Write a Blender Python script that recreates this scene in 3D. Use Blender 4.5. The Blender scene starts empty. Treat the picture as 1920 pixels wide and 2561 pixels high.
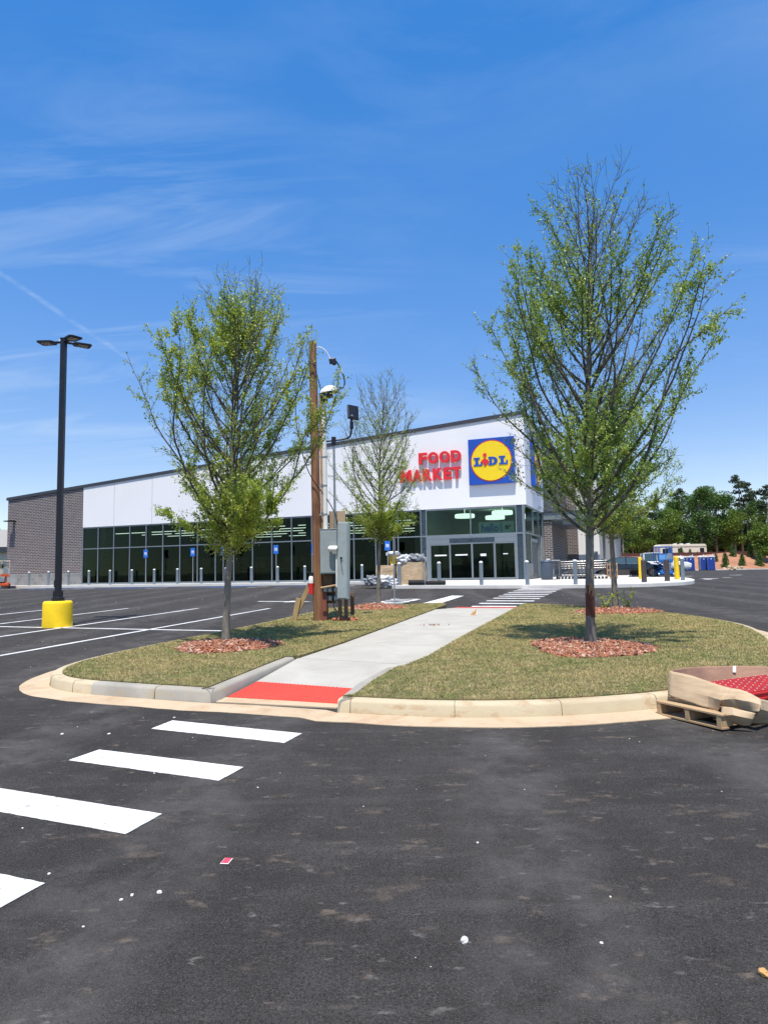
import bpy, bmesh, math, random
import numpy as np
from mathutils import Vector, Matrix, noise
from mathutils.geometry import tessellate_polygon

# ------------------------------------------------------------------ camera, light, exposure
SC = bpy.context.scene
COL = SC.collection
R = math.radians
PITCH, ROLL = 0.0858, -0.0187
cd = bpy.data.cameras.new('camera'); cam = bpy.data.objects.new('camera', cd); COL.objects.link(cam)
cd.sensor_fit = 'HORIZONTAL'; cd.sensor_width = 36.0; cd.lens = 31.47
cd.clip_start = 0.05; cd.clip_end = 5000
_F = Vector((0, math.cos(PITCH), math.sin(PITCH))); _R = Vector((1, 0, 0)); _U = Vector((0, -math.sin(PITCH), math.cos(PITCH)))
_R2 = math.cos(ROLL) * _R + math.sin(ROLL) * _U; _U2 = -math.sin(ROLL) * _R + math.cos(ROLL) * _U
cam.matrix_world = Matrix(((_R2.x, _U2.x, -_F.x, 0), (_R2.y, _U2.y, -_F.y, 0), (_R2.z, _U2.z, -_F.z, 1.55), (0, 0, 0, 1)))
SC.camera = cam
SC.view_settings.view_transform = 'Standard'; SC.view_settings.look = 'None'
SC.view_settings.gamma = 1.0; SC.view_settings.exposure = 0.4

SUN_EL = R(69)
SUN_DIR = Vector((0.12 * math.cos(SUN_EL), 0.99 * math.cos(SUN_EL), -math.sin(SUN_EL)))   # way the light travels
sd = bpy.data.lights.new('sun', 'SUN'); sd.energy = 4.7; sd.angle = R(0.5); sd.color = (1.0, 0.925, 0.81)
sun = bpy.data.objects.new('sun', sd); COL.objects.link(sun)
sun.rotation_euler = SUN_DIR.to_track_quat('-Z', 'Y').to_euler(); sun.location = (0, 0, 40)

W = bpy.data.worlds.new('World'); SC.world = W; W.use_nodes = True
def build_world():
    nt = W.node_tree; N = nt.nodes; L = nt.links; N.clear()
    out = N.new('ShaderNodeOutputWorld'); bg = N.new('ShaderNodeBackground')
    sky = N.new('ShaderNodeTexSky'); sky.sky_type = 'NISHITA'; sky.sun_disc = False
    sky.sun_elevation = SUN_EL; sky.sun_rotation = R(187); sky.altitude = 250
    sky.air_density = 1.0; sky.dust_density = 0.05; sky.ozone_density = 2.2
    hs = N.new('ShaderNodeHueSaturation'); hs.inputs['Saturation'].default_value = 1.27; hs.inputs['Value'].default_value = 1.0
    hs.inputs['Hue'].default_value = 0.5
    L.new(sky.outputs[0], hs.inputs['Color'])
    gm = N.new('ShaderNodeGamma'); gm.inputs[1].default_value = 0.45; L.new(hs.outputs[0], gm.inputs[0])
    h2 = N.new('ShaderNodeHueSaturation'); h2.inputs['Hue'].default_value = 0.5245; h2.inputs['Saturation'].default_value = 1.50; h2.inputs['Value'].default_value = 2.20; L.new(gm.outputs[0], h2.inputs['Color'])
    tc = N.new('ShaderNodeTexCoord')
    sep = N.new('ShaderNodeSeparateXYZ'); L.new(tc.outputs['Generated'], sep.inputs[0])
    zc = N.new('ShaderNodeMath'); zc.operation = 'MAXIMUM'; zc.inputs[1].default_value = 0.0; L.new(sep.outputs[2], zc.inputs[0])
    za = N.new('ShaderNodeMath'); za.operation = 'ADD'; za.inputs[1].default_value = 0.22; L.new(zc.outputs[0], za.inputs[0])
    dv = N.new('ShaderNodeVectorMath'); dv.operation = 'DIVIDE'; L.new(tc.outputs['Generated'], dv.inputs[0])
    cb = N.new('ShaderNodeCombineXYZ')
    for i in range(3): L.new(za.outputs[0], cb.inputs[i])
    L.new(cb.outputs[0], dv.inputs[1])
    def layer(rot, sc, loc, scale, detail, rough, dist, lo, hi):
        mp = N.new('ShaderNodeMapping'); mp.inputs['Rotation'].default_value = (0, 0, R(rot)); mp.inputs['Scale'].default_value = sc; mp.inputs['Location'].default_value = loc
        L.new(dv.outputs[0], mp.inputs[0])
        n = N.new('ShaderNodeTexNoise'); n.inputs['Scale'].default_value = scale; n.inputs['Detail'].default_value = detail; n.inputs['Roughness'].default_value = rough; n.inputs['Distortion'].default_value = dist
        L.new(mp.outputs[0], n.inputs['Vector']); m = N.new('ShaderNodeMapRange'); m.inputs[1].default_value = lo; m.inputs[2].default_value = hi; L.new(n.outputs[0], m.inputs[0]); return m.outputs[0]
    def mul(a, b):
        m = N.new('ShaderNodeMath'); m.operation = 'MULTIPLY'; L.new(a, m.inputs[0])
        if isinstance(b, float): m.inputs[1].default_value = b
        else: L.new(b, m.inputs[1])
        return m.outputs[0]
    wisps = mul(layer(30, (.55, 2.9, .5), (.4, .2, 0), 1.5, 9, .62, 1.1, .48, .80), layer(20, (.8, 1.2, .5), (3.1, 1.7, 0), .9, 3, .5, 0, .42, .62))
    veil = mul(layer(34, (.9, 1.5, .5), (5.3, 2.2, 0), 1.9, 8, .62, .6, .44, .86), layer(0, (1, 1, 1), (8.2, 4.1, 0), .7, 2, .5, 0, .42, .64))
    ad = N.new('ShaderNodeMath'); ad.operation = 'ADD'; ad.use_clamp = True; L.new(mul(wisps, .40), ad.inputs[0]); L.new(mul(veil, .34), ad.inputs[1])
    # an old condensation trail low in the western sky
    def ray(px, py): return (_F + _R2 * ((px - 960) / 1678.6) - _U2 * ((py - 1280.5) / 1678.6)).normalized()
    a_, b_ = ray(-40, 655), ray(290, 875); nn = a_.cross(b_).normalized(); mid_ = (a_ + b_).normalized()
    def dot(v):
        d = N.new('ShaderNodeVectorMath'); d.operation = 'DOT_PRODUCT'; L.new(tc.outputs['Generated'], d.inputs[0]); d.inputs[1].default_value = v; return d.outputs['Value']
    ab = N.new('ShaderNodeMath'); ab.operation = 'ABSOLUTE'; L.new(dot(nn), ab.inputs[0])
    def rng(x, lo, hi, c, d):
        m = N.new('ShaderNodeMapRange'); L.new(x, m.inputs[0])
        for i, v in enumerate((lo, hi, c, d)): m.inputs[i + 1].default_value = v
        return m.outputs[0]
    trail = mul(mul(rng(ab.outputs[0], .0008, .0045, 1.0, 0.0), rng(dot(mid_), .9915, .9965, 0.0, 1.0)), layer(0, (1, 1, 1), (1, 2, 0), 22, 5, .6, 0, .36, .62))
    ad2 = N.new('ShaderNodeMath'); ad2.operation = 'ADD'; ad2.use_clamp = True; L.new(ad.outputs[0], ad2.inputs[0]); L.new(mul(trail, .17), ad2.inputs[1]); m2 = ad2
    mx = N.new('ShaderNodeMix'); mx.data_type = 'RGBA'; L.new(m2.outputs[0], mx.inputs[0]); L.new(h2.outputs[0], mx.inputs[6])
    mx.inputs[7].default_value = (3.6, 4.4, 5.3, 1)
    L.new(mx.outputs[2], bg.inputs[0]); bg.inputs[1].default_value = 0.15
    L.new(bg.outputs[0], out.inputs[0])
build_world()

# ------------------------------------------------------------------ helpers
def gz(y):                                   # the lot rises gently from the camera to the store
    return 0.0197 * max(min(y, 36.0), -40.0) - 0.003 * max(0.0, min(y, 110.0) - 36.0)
def tag(o, label=None, cat=None, group=None, kind=None):
    if label: o['label'] = label
    if cat: o['category'] = cat
    if group: o['group'] = group
    if kind: o['kind'] = kind
    return o
def empty(name, loc=(0, 0, 0), rz=0.0, label=None, cat=None, group=None):
    o = bpy.data.objects.new(name, None); COL.objects.link(o); o.empty_display_size = 0.3
    o.location = loc; o.rotation_euler = (0, 0, rz)
    return tag(o, label, cat, group)
def copy_tree(o, parent=None):
    c = o.copy(); COL.objects.link(c)
    if parent is not None: c.parent = parent
    for ch in list(o.children):
        copy_tree(ch, c)
    return c

class MB:
    def __init__(s): s.v = []; s.f = []; s.m = []
    def add(s, vs, fs, m=0):
        b = len(s.v); s.v.extend([tuple(p) for p in vs]); s.f.extend([tuple(b + i for i in f) for f in fs]); s.m.extend([m] * len(fs)); return s
    def box(s, x0, x1, y0, y1, z0, z1, m=0):
        vs = [(x, y, z) for z in (z0, z1) for y in (y0, y1) for x in (x0, x1)]
        return s.add(vs, [(0, 2, 3, 1), (4, 5, 7, 6), (0, 1, 5, 4), (2, 6, 7, 3), (0, 4, 6, 2), (1, 3, 7, 5)], m)
    def obox(s, c, size, rot=(0, 0, 0), m=0, top=1.0):
        from mathutils import Euler
        e = Euler(rot).to_matrix(); vs = []
        for z in (-.5, .5):
            k = top if z > 0 else 1.0
            for y in (-.5, .5):
                for x in (-.5, .5):
                    vs.append(Vector(c) + e @ Vector((x * size[0] * k, y * size[1] * k, z * size[2])))
        return s.add(vs, [(0, 2, 3, 1), (4, 5, 7, 6), (0, 1, 5, 4), (2, 6, 7, 3), (0, 4, 6, 2), (1, 3, 7, 5)], m)
    def tube(s, pts, rad, n=8, m=0, cap=True):
        pts = [Vector(p) for p in pts]
        if not hasattr(rad, '__len__'): rad = [rad] * len(pts)
        b = len(s.v); prev = None
        for i, p in enumerate(pts):
            if i == 0: d = pts[1] - p
            elif i == len(pts) - 1: d = p - pts[i - 1]
            else: d = pts[i + 1] - pts[i - 1]
            d.normalize()
            if prev is None:
                a = Vector((0, 0, 1)) if abs(d.z) < .9 else Vector((1, 0, 0))
                u = d.cross(a).normalized()
            else:
                u = (prev - d * prev.dot(d))
                u = u.normalized() if u.length > 1e-6 else d.orthogonal().normalized()
            prev = u; w = d.cross(u)
            for k in range(n):
                t = 2 * math.pi * k / n
                s.v.append(tuple(p + (u * math.cos(t) + w * math.sin(t)) * rad[i]))
        for i in range(len(pts) - 1):
            for k in range(n):
                k2 = (k + 1) % n
                s.f.append((b + i * n + k, b + i * n + k2, b + (i + 1) * n + k2, b + (i + 1) * n + k)); s.m.append(m)
        if cap:
            s.f.append(tuple(b + k for k in reversed(range(n)))); s.m.append(m)
            e = b + (len(pts) - 1) * n
            s.f.append(tuple(e + k for k in range(n))); s.m.append(m)
        return s
    def lathe(s, prof, n=24, c=(0, 0, 0), m=0, cap=True):
        b = len(s.v)
        for r, z in prof:
            for k in range(n):
                t = 2 * math.pi * k / n
                s.v.append((c[0] + r * math.cos(t), c[1] + r * math.sin(t), c[2] + z))
        for i in range(len(prof) - 1):
            for k in range(n):
                k2 = (k + 1) % n
                s.f.append((b + i * n + k, b + i * n + k2, b + (i + 1) * n + k2, b + (i + 1) * n + k)); s.m.append(m)
        if cap:
            s.f.append(tuple(b + k for k in reversed(range(n)))); s.m.append(m)
            e = b + (len(prof) - 1) * n
            s.f.append(tuple(e + k for k in range(n))); s.m.append(m)
        return s
    def prism(s, poly, f0, f1, m=0):
        """poly: 2-D outline; f0/f1 map (a,b)->3-D point of the two faces"""
        n = len(poly); vs = [f0(*p) for p in poly] + [f1(*p) for p in poly]
        tri = tessellate_polygon([[Vector((p[0], p[1], 0)) for p in poly]])
        fs = [tuple(t) for t in tri] + [tuple(n + i for i in reversed(t)) for t in tri]
        fs += [(i, (i + 1) % n, n + (i + 1) % n, n + i) for i in range(n)]
        return s.add(vs, fs, m)
    def build(s, name, mats, parent=None, smooth=False, bevel=0.0, auto=None):
        me = bpy.data.meshes.new(name); me.from_pydata(s.v, [], s.f); me.validate()
        if not isinstance(mats, (list, tuple)): mats = [mats]
        for mt in mats: me.materials.append(mt)
        if len(mats) > 1: me.polygons.foreach_set('material_index', s.m[:len(me.polygons)])
        bm = bmesh.new(); bm.from_mesh(me); bmesh.ops.recalc_face_normals(bm, faces=bm.faces); bm.to_mesh(me); bm.free()
        if smooth: me.polygons.foreach_set('use_smooth', [True] * len(me.polygons))
        if smooth and auto: me.set_sharp_from_angle(angle=R(auto))
        me.update()
        o = bpy.data.objects.new(name, me); COL.objects.link(o)
        if parent is not None: o.parent = parent
        if bevel:
            bv = o.modifiers.new('bevel', 'BEVEL'); bv.width = bevel; bv.segments = 2; bv.limit_method = 'ANGLE'
        return o

def build_each(mb, name, mat, parent, **k):
    """one object per loose piece collected in mb"""
    par = list(range(len(mb.v)))
    def find(a):
        while par[a] != a: par[a] = par[par[a]]; a = par[a]
        return a
    for f in mb.f:
        for q in f[1:]:
            a, c = find(f[0]), find(q)
            if a != c: par[c] = a
    groups = {}
    for f in mb.f: groups.setdefault(find(f[0]), []).append(f)
    out = []
    for fs in groups.values():
        ids = sorted({i for f in fs for i in f}); mp = {i: j for j, i in enumerate(ids)}
        b = MB(); b.add([mb.v[i] for i in ids], [tuple(mp[i] for i in f) for f in fs]); out.append(b.build(name, mat, parent, **k))
    return out

def fast_mesh(name, V, F, mats, parent=None, mi=None):
    """numpy arrays: V (n,3), F (m,k)"""
    me = bpy.data.meshes.new(name); n, k = F.shape
    me.vertices.add(len(V)); me.vertices.foreach_set('co', V.astype(np.float32).ravel())
    me.loops.add(n * k); me.loops.foreach_set('vertex_index', F.astype(np.int32).ravel())
    me.polygons.add(n); me.polygons.foreach_set('loop_start', np.arange(0, n * k, k, dtype=np.int32))
    me.polygons.foreach_set('loop_total', np.full(n, k, dtype=np.int32))
    for mt in (mats if isinstance(mats, (list, tuple)) else [mats]): me.materials.append(mt)
    if mi is not None: me.polygons.foreach_set('material_index', mi.astype(np.int32))
    me.update(calc_edges=True)
    o = bpy.data.objects.new(name, me); COL.objects.link(o)
    if parent is not None: o.parent = parent
    return o

# ------------------------------------------------------------------ materials
class NT:
    def __init__(s, name):
        s.mat = bpy.data.materials.new(name); s.mat.use_nodes = True
        s.nt = s.mat.node_tree; s.N = s.nt.nodes; s.L = s.nt.links
        s.b = s.N['Principled BSDF']; s.out = s.N['Material Output']
        s.tc = s.N.new('ShaderNodeTexCoord'); s.co = s.tc.outputs['Object']
    def mapping(s, scale=(1, 1, 1), rot=(0, 0, 0), loc=(0, 0, 0), src=None):
        m = s.N.new('ShaderNodeMapping'); m.inputs['Scale'].default_value = scale; m.inputs['Rotation'].default_value = rot
        m.inputs['Location'].default_value = loc; s.L.new(src or s.co, m.inputs[0]); return m.outputs[0]
    def noise(s, scale, detail=4, rough=.5, vec=None, dist=0.0):
        n = s.N.new('ShaderNodeTexNoise'); n.inputs['Scale'].default_value = scale; n.inputs['Detail'].default_value = detail
        n.inputs['Roughness'].default_value = rough; n.inputs['Distortion'].default_value = dist
        s.L.new(vec or s.co, n.inputs['Vector']); return n.outputs[0]
    def rng(s, x, a, b, c=0.0, d=1.0):
        n = s.N.new('ShaderNodeMapRange'); s.L.new(x, n.inputs[0])
        for i, v in enumerate((a, b, c, d)): n.inputs[i + 1].default_value = v
        return n.outputs[0]
    def mix(s, fac, a, b, mode='MIX'):
        n = s.N.new('ShaderNodeMix'); n.data_type = 'RGBA'; n.blend_type = mode; n.clamp_factor = True
        for sock, v in ((n.inputs[0], fac), (n.inputs[6], a), (n.inputs[7], b)):
            if isinstance(v, (int, float)): sock.default_value = v
            elif isinstance(v, tuple): sock.default_value = v + (1,) if len(v) == 3 else v
            else: s.L.new(v, sock)
        return n.outputs[2]
    def math(s, op, a, b=None):
        n = s.N.new('ShaderNodeMath'); n.operation = op
        for sock, v in ((n.inputs[0], a), (n.inputs[1], b)):
            if v is None: continue
            if isinstance(v, (int, float)): sock.default_value = v
            else: s.L.new(v, sock)
        return n.outputs[0]
    def col(s, c): 
        if isinstance(c, tuple): s.b.inputs['Base Color'].default_value = c + (1,)
        else: s.L.new(c, s.b.inputs['Base Color'])
    def rough(s, v):
        if isinstance(v, (int, float)): s.b.inputs['Roughness'].default_value = v
        else: s.L.new(v, s.b.inputs['Roughness'])
    def bump(s, h, strength=.3, dist=.01):
        n = s.N.new('ShaderNodeBump'); n.inputs['Strength'].default_value = strength; n.inputs['Distance'].default_value = dist
        s.L.new(h, n.inputs['Height']); s.L.new(n.outputs[0], s.b.inputs['Normal'])

def simple(name, c, rough=.6, metal=0.0, var=.12, scale=6.0, bump=0.0, emit=None, spec=None, coat=0.0):
    t = NT(name); n = t.noise(scale, 5, .6); k = t.rng(n, .3, .7, 1 - var, 1 + var)
    cc = tuple(c); x = t.mix(1.0, cc, t.N.new('ShaderNodeRGB').outputs[0], 'MULTIPLY')
    mixn = x.node; cb = t.N.new('ShaderNodeCombineXYZ')
    for i in range(3): t.L.new(k, cb.inputs[i])
    t.L.new(cb.outputs[0], mixn.inputs[7]); t.col(x)
    t.rough(t.rng(n, .3, .7, max(.02, rough - .07), min(1, rough + .07))); t.b.inputs['Metallic'].default_value = metal
    if spec is not None: t.b.inputs['Specular IOR Level'].default_value = spec
    if bump: t.bump(t.noise(scale * 12, 3), bump, .004)
    if coat: t.b.inputs['Coat Weight'].default_value = coat; t.b.inputs['Coat Roughness'].default_value = .06
    if emit:
        t.b.inputs['Emission Color'].default_value = tuple(emit[:3]) + (1,); t.b.inputs['Emission Strength'].default_value = emit[3]
    return t.mat

def asphalt_mat():
    t = NT('asphalt')
    big = t.noise(.30, 5, .6, dist=.5); mid = t.noise(2.6, 8, .68); fine = t.noise(80, 5, .8); f2 = t.noise(30, 5, .75); gr = t.noise(210, 2, .6)
    streak = t.noise(1.7, 7, .66, vec=t.mapping((.30, 2.2, 1), (0, 0, R(14))), dist=.4)
    base = t.mix(t.rng(big, .32, .68), (.031, .0275, .0245), (.056, .050, .0445))
    base = t.mix(t.math('MULTIPLY', t.rng(mid, .46, .74), .55), base, (.094, .089, .083))
    base = t.mix(t.math('MULTIPLY', t.rng(streak, .52, .74), .5), base, (.125, .118, .109))
    base = t.mix(t.math('MULTIPLY', t.rng(fine, .44, .64), .85), base, (.009, .009, .009))
    base = t.mix(t.math('MULTIPLY', t.rng(f2, .52, .72), .45), base, (.018, .017, .017))
    base = t.mix(t.math('MULTIPLY', t.rng(gr, .56, .72), .75), base, (.20, .19, .18))
    # small pale clay smears dropped by boots and tyres
    edge = t.noise(19, 6, .72)
    for sc, lo, loc, rot, amt, c in ((5.2, .63, (7.3, 2.1, 0), -25, .55, (.21, .168, .128)), (9.5, .645, (1.3, 5.1, 0), 12, .6, (.22, .205, .185)), (2.2, .635, (3.7, 8.4, 0), -12, .42, (.19, .15, .115))):
        n = t.noise(sc, 4, .55, vec=t.mapping((.8, 1.7, 1), (0, 0, R(rot)), loc))
        base = t.mix(t.math('MULTIPLY', t.math('MULTIPLY', t.rng(n, lo, lo + .05), t.rng(edge, .40, .60)), amt), base, c)
    # dusty wheel paths and the faint paving seam
    wp = t.N.new('ShaderNodeTexWave'); wp.wave_type = 'BANDS'; wp.inputs['Scale'].default_value = .17; wp.inputs['Distortion'].default_value = 3.5
    wp.inputs['Detail'].default_value = 4; wp.inputs['Detail Scale'].default_value = .7; t.L.new(t.mapping((1, .30, 1), (0, 0, R(10)), (2.5, 0, 0)), wp.inputs[0])
    base = t.mix(t.math('MULTIPLY', t.math('MULTIPLY', t.rng(wp.outputs['Fac'], .55, .95), t.rng(mid, .35, .65)), .38), base, (.15, .142, .133))
    t.col(base); t.rough(.9); t.b.inputs['Specular IOR Level'].default_value = .22
    t.bump(t.math('ADD', t.math('ADD', fine, f2), t.math('MULTIPLY', gr, .6)), .8, .010)
    return t.mat

def concrete_mat(name, c1, c2, stain=None, seam=None, sc=1.0):
    t = NT(name); n = t.noise(1.6 * sc, 6, .62, dist=.5); f = t.noise(70, 4, .7)
    x = t.mix(t.rng(n, .32, .68), c1, c2)
    x = t.mix(t.math('MULTIPLY', t.rng(f, .5, .7), .25), x, tuple(v * .62 for v in c1))
    if stain:
        s2 = t.noise(3.2, 5, .65, vec=t.mapping((1, 1, 2.5), loc=(4, 9, 0)), dist=1.2)
        x = t.mix(t.math('MULTIPLY', t.rng(s2, .52, .70), .7), x, stain)
    t.col(x); t.rough(.88); t.b.inputs['Specular IOR Level'].default_value = .25
    t.bump(f, .35, .004); return t.mat

def brick_mat(name, c1, c2, mortar, bw=.30, bh=.10, ms=.013, vert=True, noise_amt=.5):
    t = NT(name)
    if vert:
        sp = t.N.new('ShaderNodeSeparateXYZ'); t.L.new(t.co, sp.inputs[0])
        cb = t.N.new('ShaderNodeCombineXYZ'); t.L.new(t.math('ADD', sp.outputs[0], sp.outputs[1]), cb.inputs[0]); t.L.new(sp.outputs[2], cb.inputs[1]); v = cb.outputs[0]
    else: v = t.co
    b = t.N.new('ShaderNodeTexBrick'); t.L.new(v, b.inputs['Vector'])
    b.inputs['Color1'].default_value = c1 + (1,); b.inputs['Color2'].default_value = c2 + (1,); b.inputs['Mortar'].default_value = mortar + (1,)
    b.inputs['Scale'].default_value = 1.0; b.inputs['Brick Width'].default_value = bw; b.inputs['Row Height'].default_value = bh
    b.inputs['Mortar Size'].default_value = ms; b.inputs['Mortar Smooth'].default_value = .2; b.inputs['Bias'].default_value = -.1
    n = t.noise(1.3, 5, .6); x = t.mix(t.math('MULTIPLY', t.rng(n, .35, .7), noise_amt), b.outputs['Color'], tuple(q * 1.5 for q in c2))
    t.col(x); t.rough(.85); t.bump(t.math('SUBTRACT', 1.0, b.outputs['Fac']), .4, .008); return t.mat

def turf_mat(name, blade=False):
    t = NT(name); n = t.noise(1.5, 5, .6); n2 = t.noise(5.5, 5, .7, vec=t.mapping((1, 2.2, 1), (0, 0, R(-70)))); n3 = t.noise(60, 3, .7)
    sb = t.N.new('ShaderNodeTexBrick'); t.L.new(t.mapping((1, 1, 1), (0, 0, R(-17)), src=t.mapping((1, 1, 1))), sb.inputs['Vector'])
    sb.inputs['Scale'].default_value = 1; sb.inputs['Brick Width'].default_value = 1.35; sb.inputs['Row Height'].default_value = .55; sb.inputs['Mortar Size'].default_value = .028; sb.inputs['Mortar Smooth'].default_value = .8
    if blade:
        x = t.mix(t.rng(n, .38, .62), (.42, .345, .15), (.25, .265, .09)); x = t.mix(t.rng(n2, .46, .64), x, (.50, .42, .21))
    else:
        x = t.mix(t.rng(n, .38, .62), (.16, .14, .065), (.09, .105, .038)); x = t.mix(t.rng(n2, .44, .66), x, (.22, .17, .09))
        x = t.mix(t.math('MULTIPLY', t.rng(n3, .45, .7), .5), x, (.05, .042, .022))
        b = t.N.new('ShaderNodeTexBrick'); t.L.new(t.mapping((1, 1, 1), (0, 0, R(-17))), b.inputs['Vector'])
        b.inputs['Scale'].default_value = 1; b.inputs['Brick Width'].default_value = 1.25; b.inputs['Row Height'].default_value = .42
        b.inputs['Mortar Size'].default_value = .012; b.inputs['Mortar Smooth'].default_value = .6
        x = t.mix(t.math('MULTIPLY', b.outputs['Fac'], .8), x, (.05, .035, .02))
    x = t.mix(t.math('MULTIPLY', t.math('MULTIPLY', sb.outputs['Fac'], t.rng(n2, .35, .6)), .6), x, (.20, .14, .07))
    t.col(x); t.rough(.9); t.b.inputs['Specular IOR Level'].default_value = .15
    return t.mat

def leaf_mat(name, c1, c2, c3, trans=.45):
    t = NT(name); g = t.N.new('ShaderNodeNewGeometry')
    rp = g.outputs['Random Per Island']
    x = t.mix(rp, c1, c2); n = t.noise(.9, 3, .6); x = t.mix(t.rng(n, .45, .7), x, c3)
    t.N.remove(t.b)
    d = t.N.new('ShaderNodeBsdfDiffuse'); tr = t.N.new('ShaderNodeBsdfTranslucent'); gl = t.N.new('ShaderNodeBsdfGlossy')
    t.L.new(x, d.inputs[0]); t.L.new(x, tr.inputs[0]); gl.inputs['Roughness'].default_value = .45; gl.inputs[0].default_value = (.6, .65, .6, 1)
    m = t.N.new('ShaderNodeMixShader'); m.inputs[0].default_value = trans; t.L.new(d.outputs[0], m.inputs[1]); t.L.new(tr.outputs[0], m.inputs[2])
    m2 = t.N.new('ShaderNodeMixShader'); m2.inputs[0].default_value = .05; t.L.new(m.outputs[0], m2.inputs[1]); t.L.new(gl.outputs[0], m2.inputs[2])
    t.L.new(m2.outputs[0], t.out.inputs[0]); return t.mat

def bark_mat(name, c1, c2):
    t = NT(name); v = t.mapping((6, 6, 1.3)); n = t.noise(3, 6, .7, vec=v); x = t.mix(t.rng(n, .35, .65), c1, c2)
    l = t.noise(2.5, 4, .6); x = t.mix(t.math('MULTIPLY', t.rng(l, .55, .7), .4), x, (.30, .30, .26)); t.col(x); t.rough(.9); t.bump(n, .6, .01); return t.mat

def wood_mat(name, c1, c2, axis=2, sc=1.0):
    t = NT(name); s = [22 * sc, 22 * sc, 22 * sc]; s[axis] = 1.2 * sc
    n = t.noise(1.0, 5, .6, vec=t.mapping(tuple(s)), dist=.6); x = t.mix(t.rng(n, .34, .66), c1, c2)
    k = t.noise(1.3, 4, .6, vec=t.mapping((2, 2, 1), loc=(3, 1, 5))); x = t.mix(t.math('MULTIPLY', t.rng(k, .5, .72), .65), x, tuple(q * .45 for q in c1))
    t.col(x); t.rough(.75); t.bump(n, .35, .004); return t.mat

def glass_mat(name, tint, refl=.16):
    t = NT(name); t.N.remove(t.b)
    tr = t.N.new('ShaderNodeBsdfTransparent'); tr.inputs[0].default_value = tint + (1,)
    gl = t.N.new('ShaderNodeBsdfGlossy'); gl.inputs['Roughness'].default_value = .01; gl.inputs[0].default_value = (.75, .95, .88, 1)
    fr = t.N.new('ShaderNodeFresnel'); fr.inputs[0].default_value = 1.28
    bn = t.N.new('ShaderNodeBump'); bn.inputs['Strength'].default_value = .02; bn.inputs['Distance'].default_value = .02
    t.L.new(t.noise(.7, 2), bn.inputs['Height']); t.L.new(bn.outputs[0], gl.inputs['Normal'])
    m = t.N.new('ShaderNodeMixShader'); t.L.new(t.math('ADD', fr.outputs[0], refl - .05), m.inputs[0]); t.L.new(tr.outputs[0], m.inputs[1]); t.L.new(gl.outputs[0], m.inputs[2])
    t.L.new(m.outputs[0], t.out.inputs[0]); return t.mat

def paint_mat():
    t = NT('road paint'); n = t.noise(26, 5, .75); n2 = t.noise(3.2, 5, .6); x = t.mix(t.rng(n2, .4, .7), (.78, .78, .77), (.60, .585, .55))
    x = t.mix(t.math('MULTIPLY', t.rng(t.noise(60, 4, .75), .53, .68), .6), x, (.16, .155, .15)); x = t.mix(t.math('MULTIPLY', t.rng(n, .57, .66), t.rng(n2, .42, .62)), x, (.10, .097, .094)); t.col(x); t.rough(.7); t.bump(n, .3, .003); return t.mat

def stucco_mat(name, c):
    t = NT(name); n = t.noise(.5, 5, .6, vec=t.mapping((1, 1, .35))); x = t.mix(t.rng(n, .35, .7), c, tuple(v * .955 for v in c)); t.col(x); t.rough(.9)
    t.bump(t.noise(60, 4), .15, .004); return t.mat

def cardboard_mat(name, c1, c2):
    t = NT(name); v = t.mapping((3, 3, 26)); n = t.noise(1.4, 4, .6, vec=v); w = t.noise(3.2, 4, .6)
    x = t.mix(t.rng(n, .35, .65), c1, c2); x = t.mix(t.math('MULTIPLY', t.rng(w, .5, .72), .45), x, tuple(q * .62 for q in c1)); t.col(x); t.rough(.85)
    t.bump(n, .25, .006); return t.mat

M = {}
M['asphalt'] = asphalt_mat(); M['paint'] = paint_mat()
M['earth'] = simple('earth', (.17, .13, .07), .95, var=.3, scale=.2)
M['clay'] = simple('red clay', (.36, .17, .095), .95, var=.25, scale=.5, bump=.3)
M['walk'] = concrete_mat('pavement concrete', (.56, .55, .52), (.66, .65, .62))
M['path'] = concrete_mat('path concrete', (.385, .37, .325), (.475, .46, .41))
M['kerb_buff'] = concrete_mat('buff kerb', (.46, .385, .255), (.54, .465, .325), stain=(.37, .23, .12))
M['gutter'] = concrete_mat('clay stained gutter', (.47, .355, .23), (.56, .45, .31), stain=(.42, .27, .16))
M['kerb_grey'] = concrete_mat('grey kerb', (.29, .275, .24), (.38, .36, .315), stain=(.36, .30, .2))
M['turf'] = turf_mat('turf'); M['blade'] = turf_mat('grass blade', True)
M['mulch_dark'] = simple('dirt filled joint', (.22, .17, .12), .95, var=.3); M['tactile'] = simple('red tactile tile', (.62, .065, .04), .55, var=.1, scale=3)
M['mulch'] = simple('mulch', (.34, .115, .06), .95, var=.45, scale=9, bump=.6)
def chip_mat():
    t = NT('mulch chip'); g = t.N.new('ShaderNodeNewGeometry'); r = g.outputs['Random Per Island']
    x = t.mix(t.rng(r, 0, .6), (.20, .070, .038), (.42, .20, .12)); x = t.mix(t.rng(r, .82, .9), x, (.55, .42, .34)); t.col(x); t.rough(.9); return t.mat
M['chip'] = chip_mat()
M['brick'] = brick_mat('dark brick', (.040, .031, .031), (.105, .082, .082), (.40, .38, .37), .36, .125, .020)
M['stone'] = brick_mat('grey stone base', (.15, .15, .15), (.22, .22, .22), (.27, .27, .26), .5, .28, .012)
M['white_wall'] = stucco_mat('white stucco', (.82, .82, .83)); M['grey_wall'] = stucco_mat('grey render', (.30, .30, .31))
M['coping'] = simple('coping', (.055, .06, .075), .5, .3)
M['frame'] = simple('grey frame', (.20, .235, .26), .45, .3, var=.06)
M['panel'] = simple('dark spandrel', (.035, .055, .075), .3, .1, var=.08)
M['glass'] = glass_mat('dark store glass', (.42, .50, .47), .045)
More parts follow.
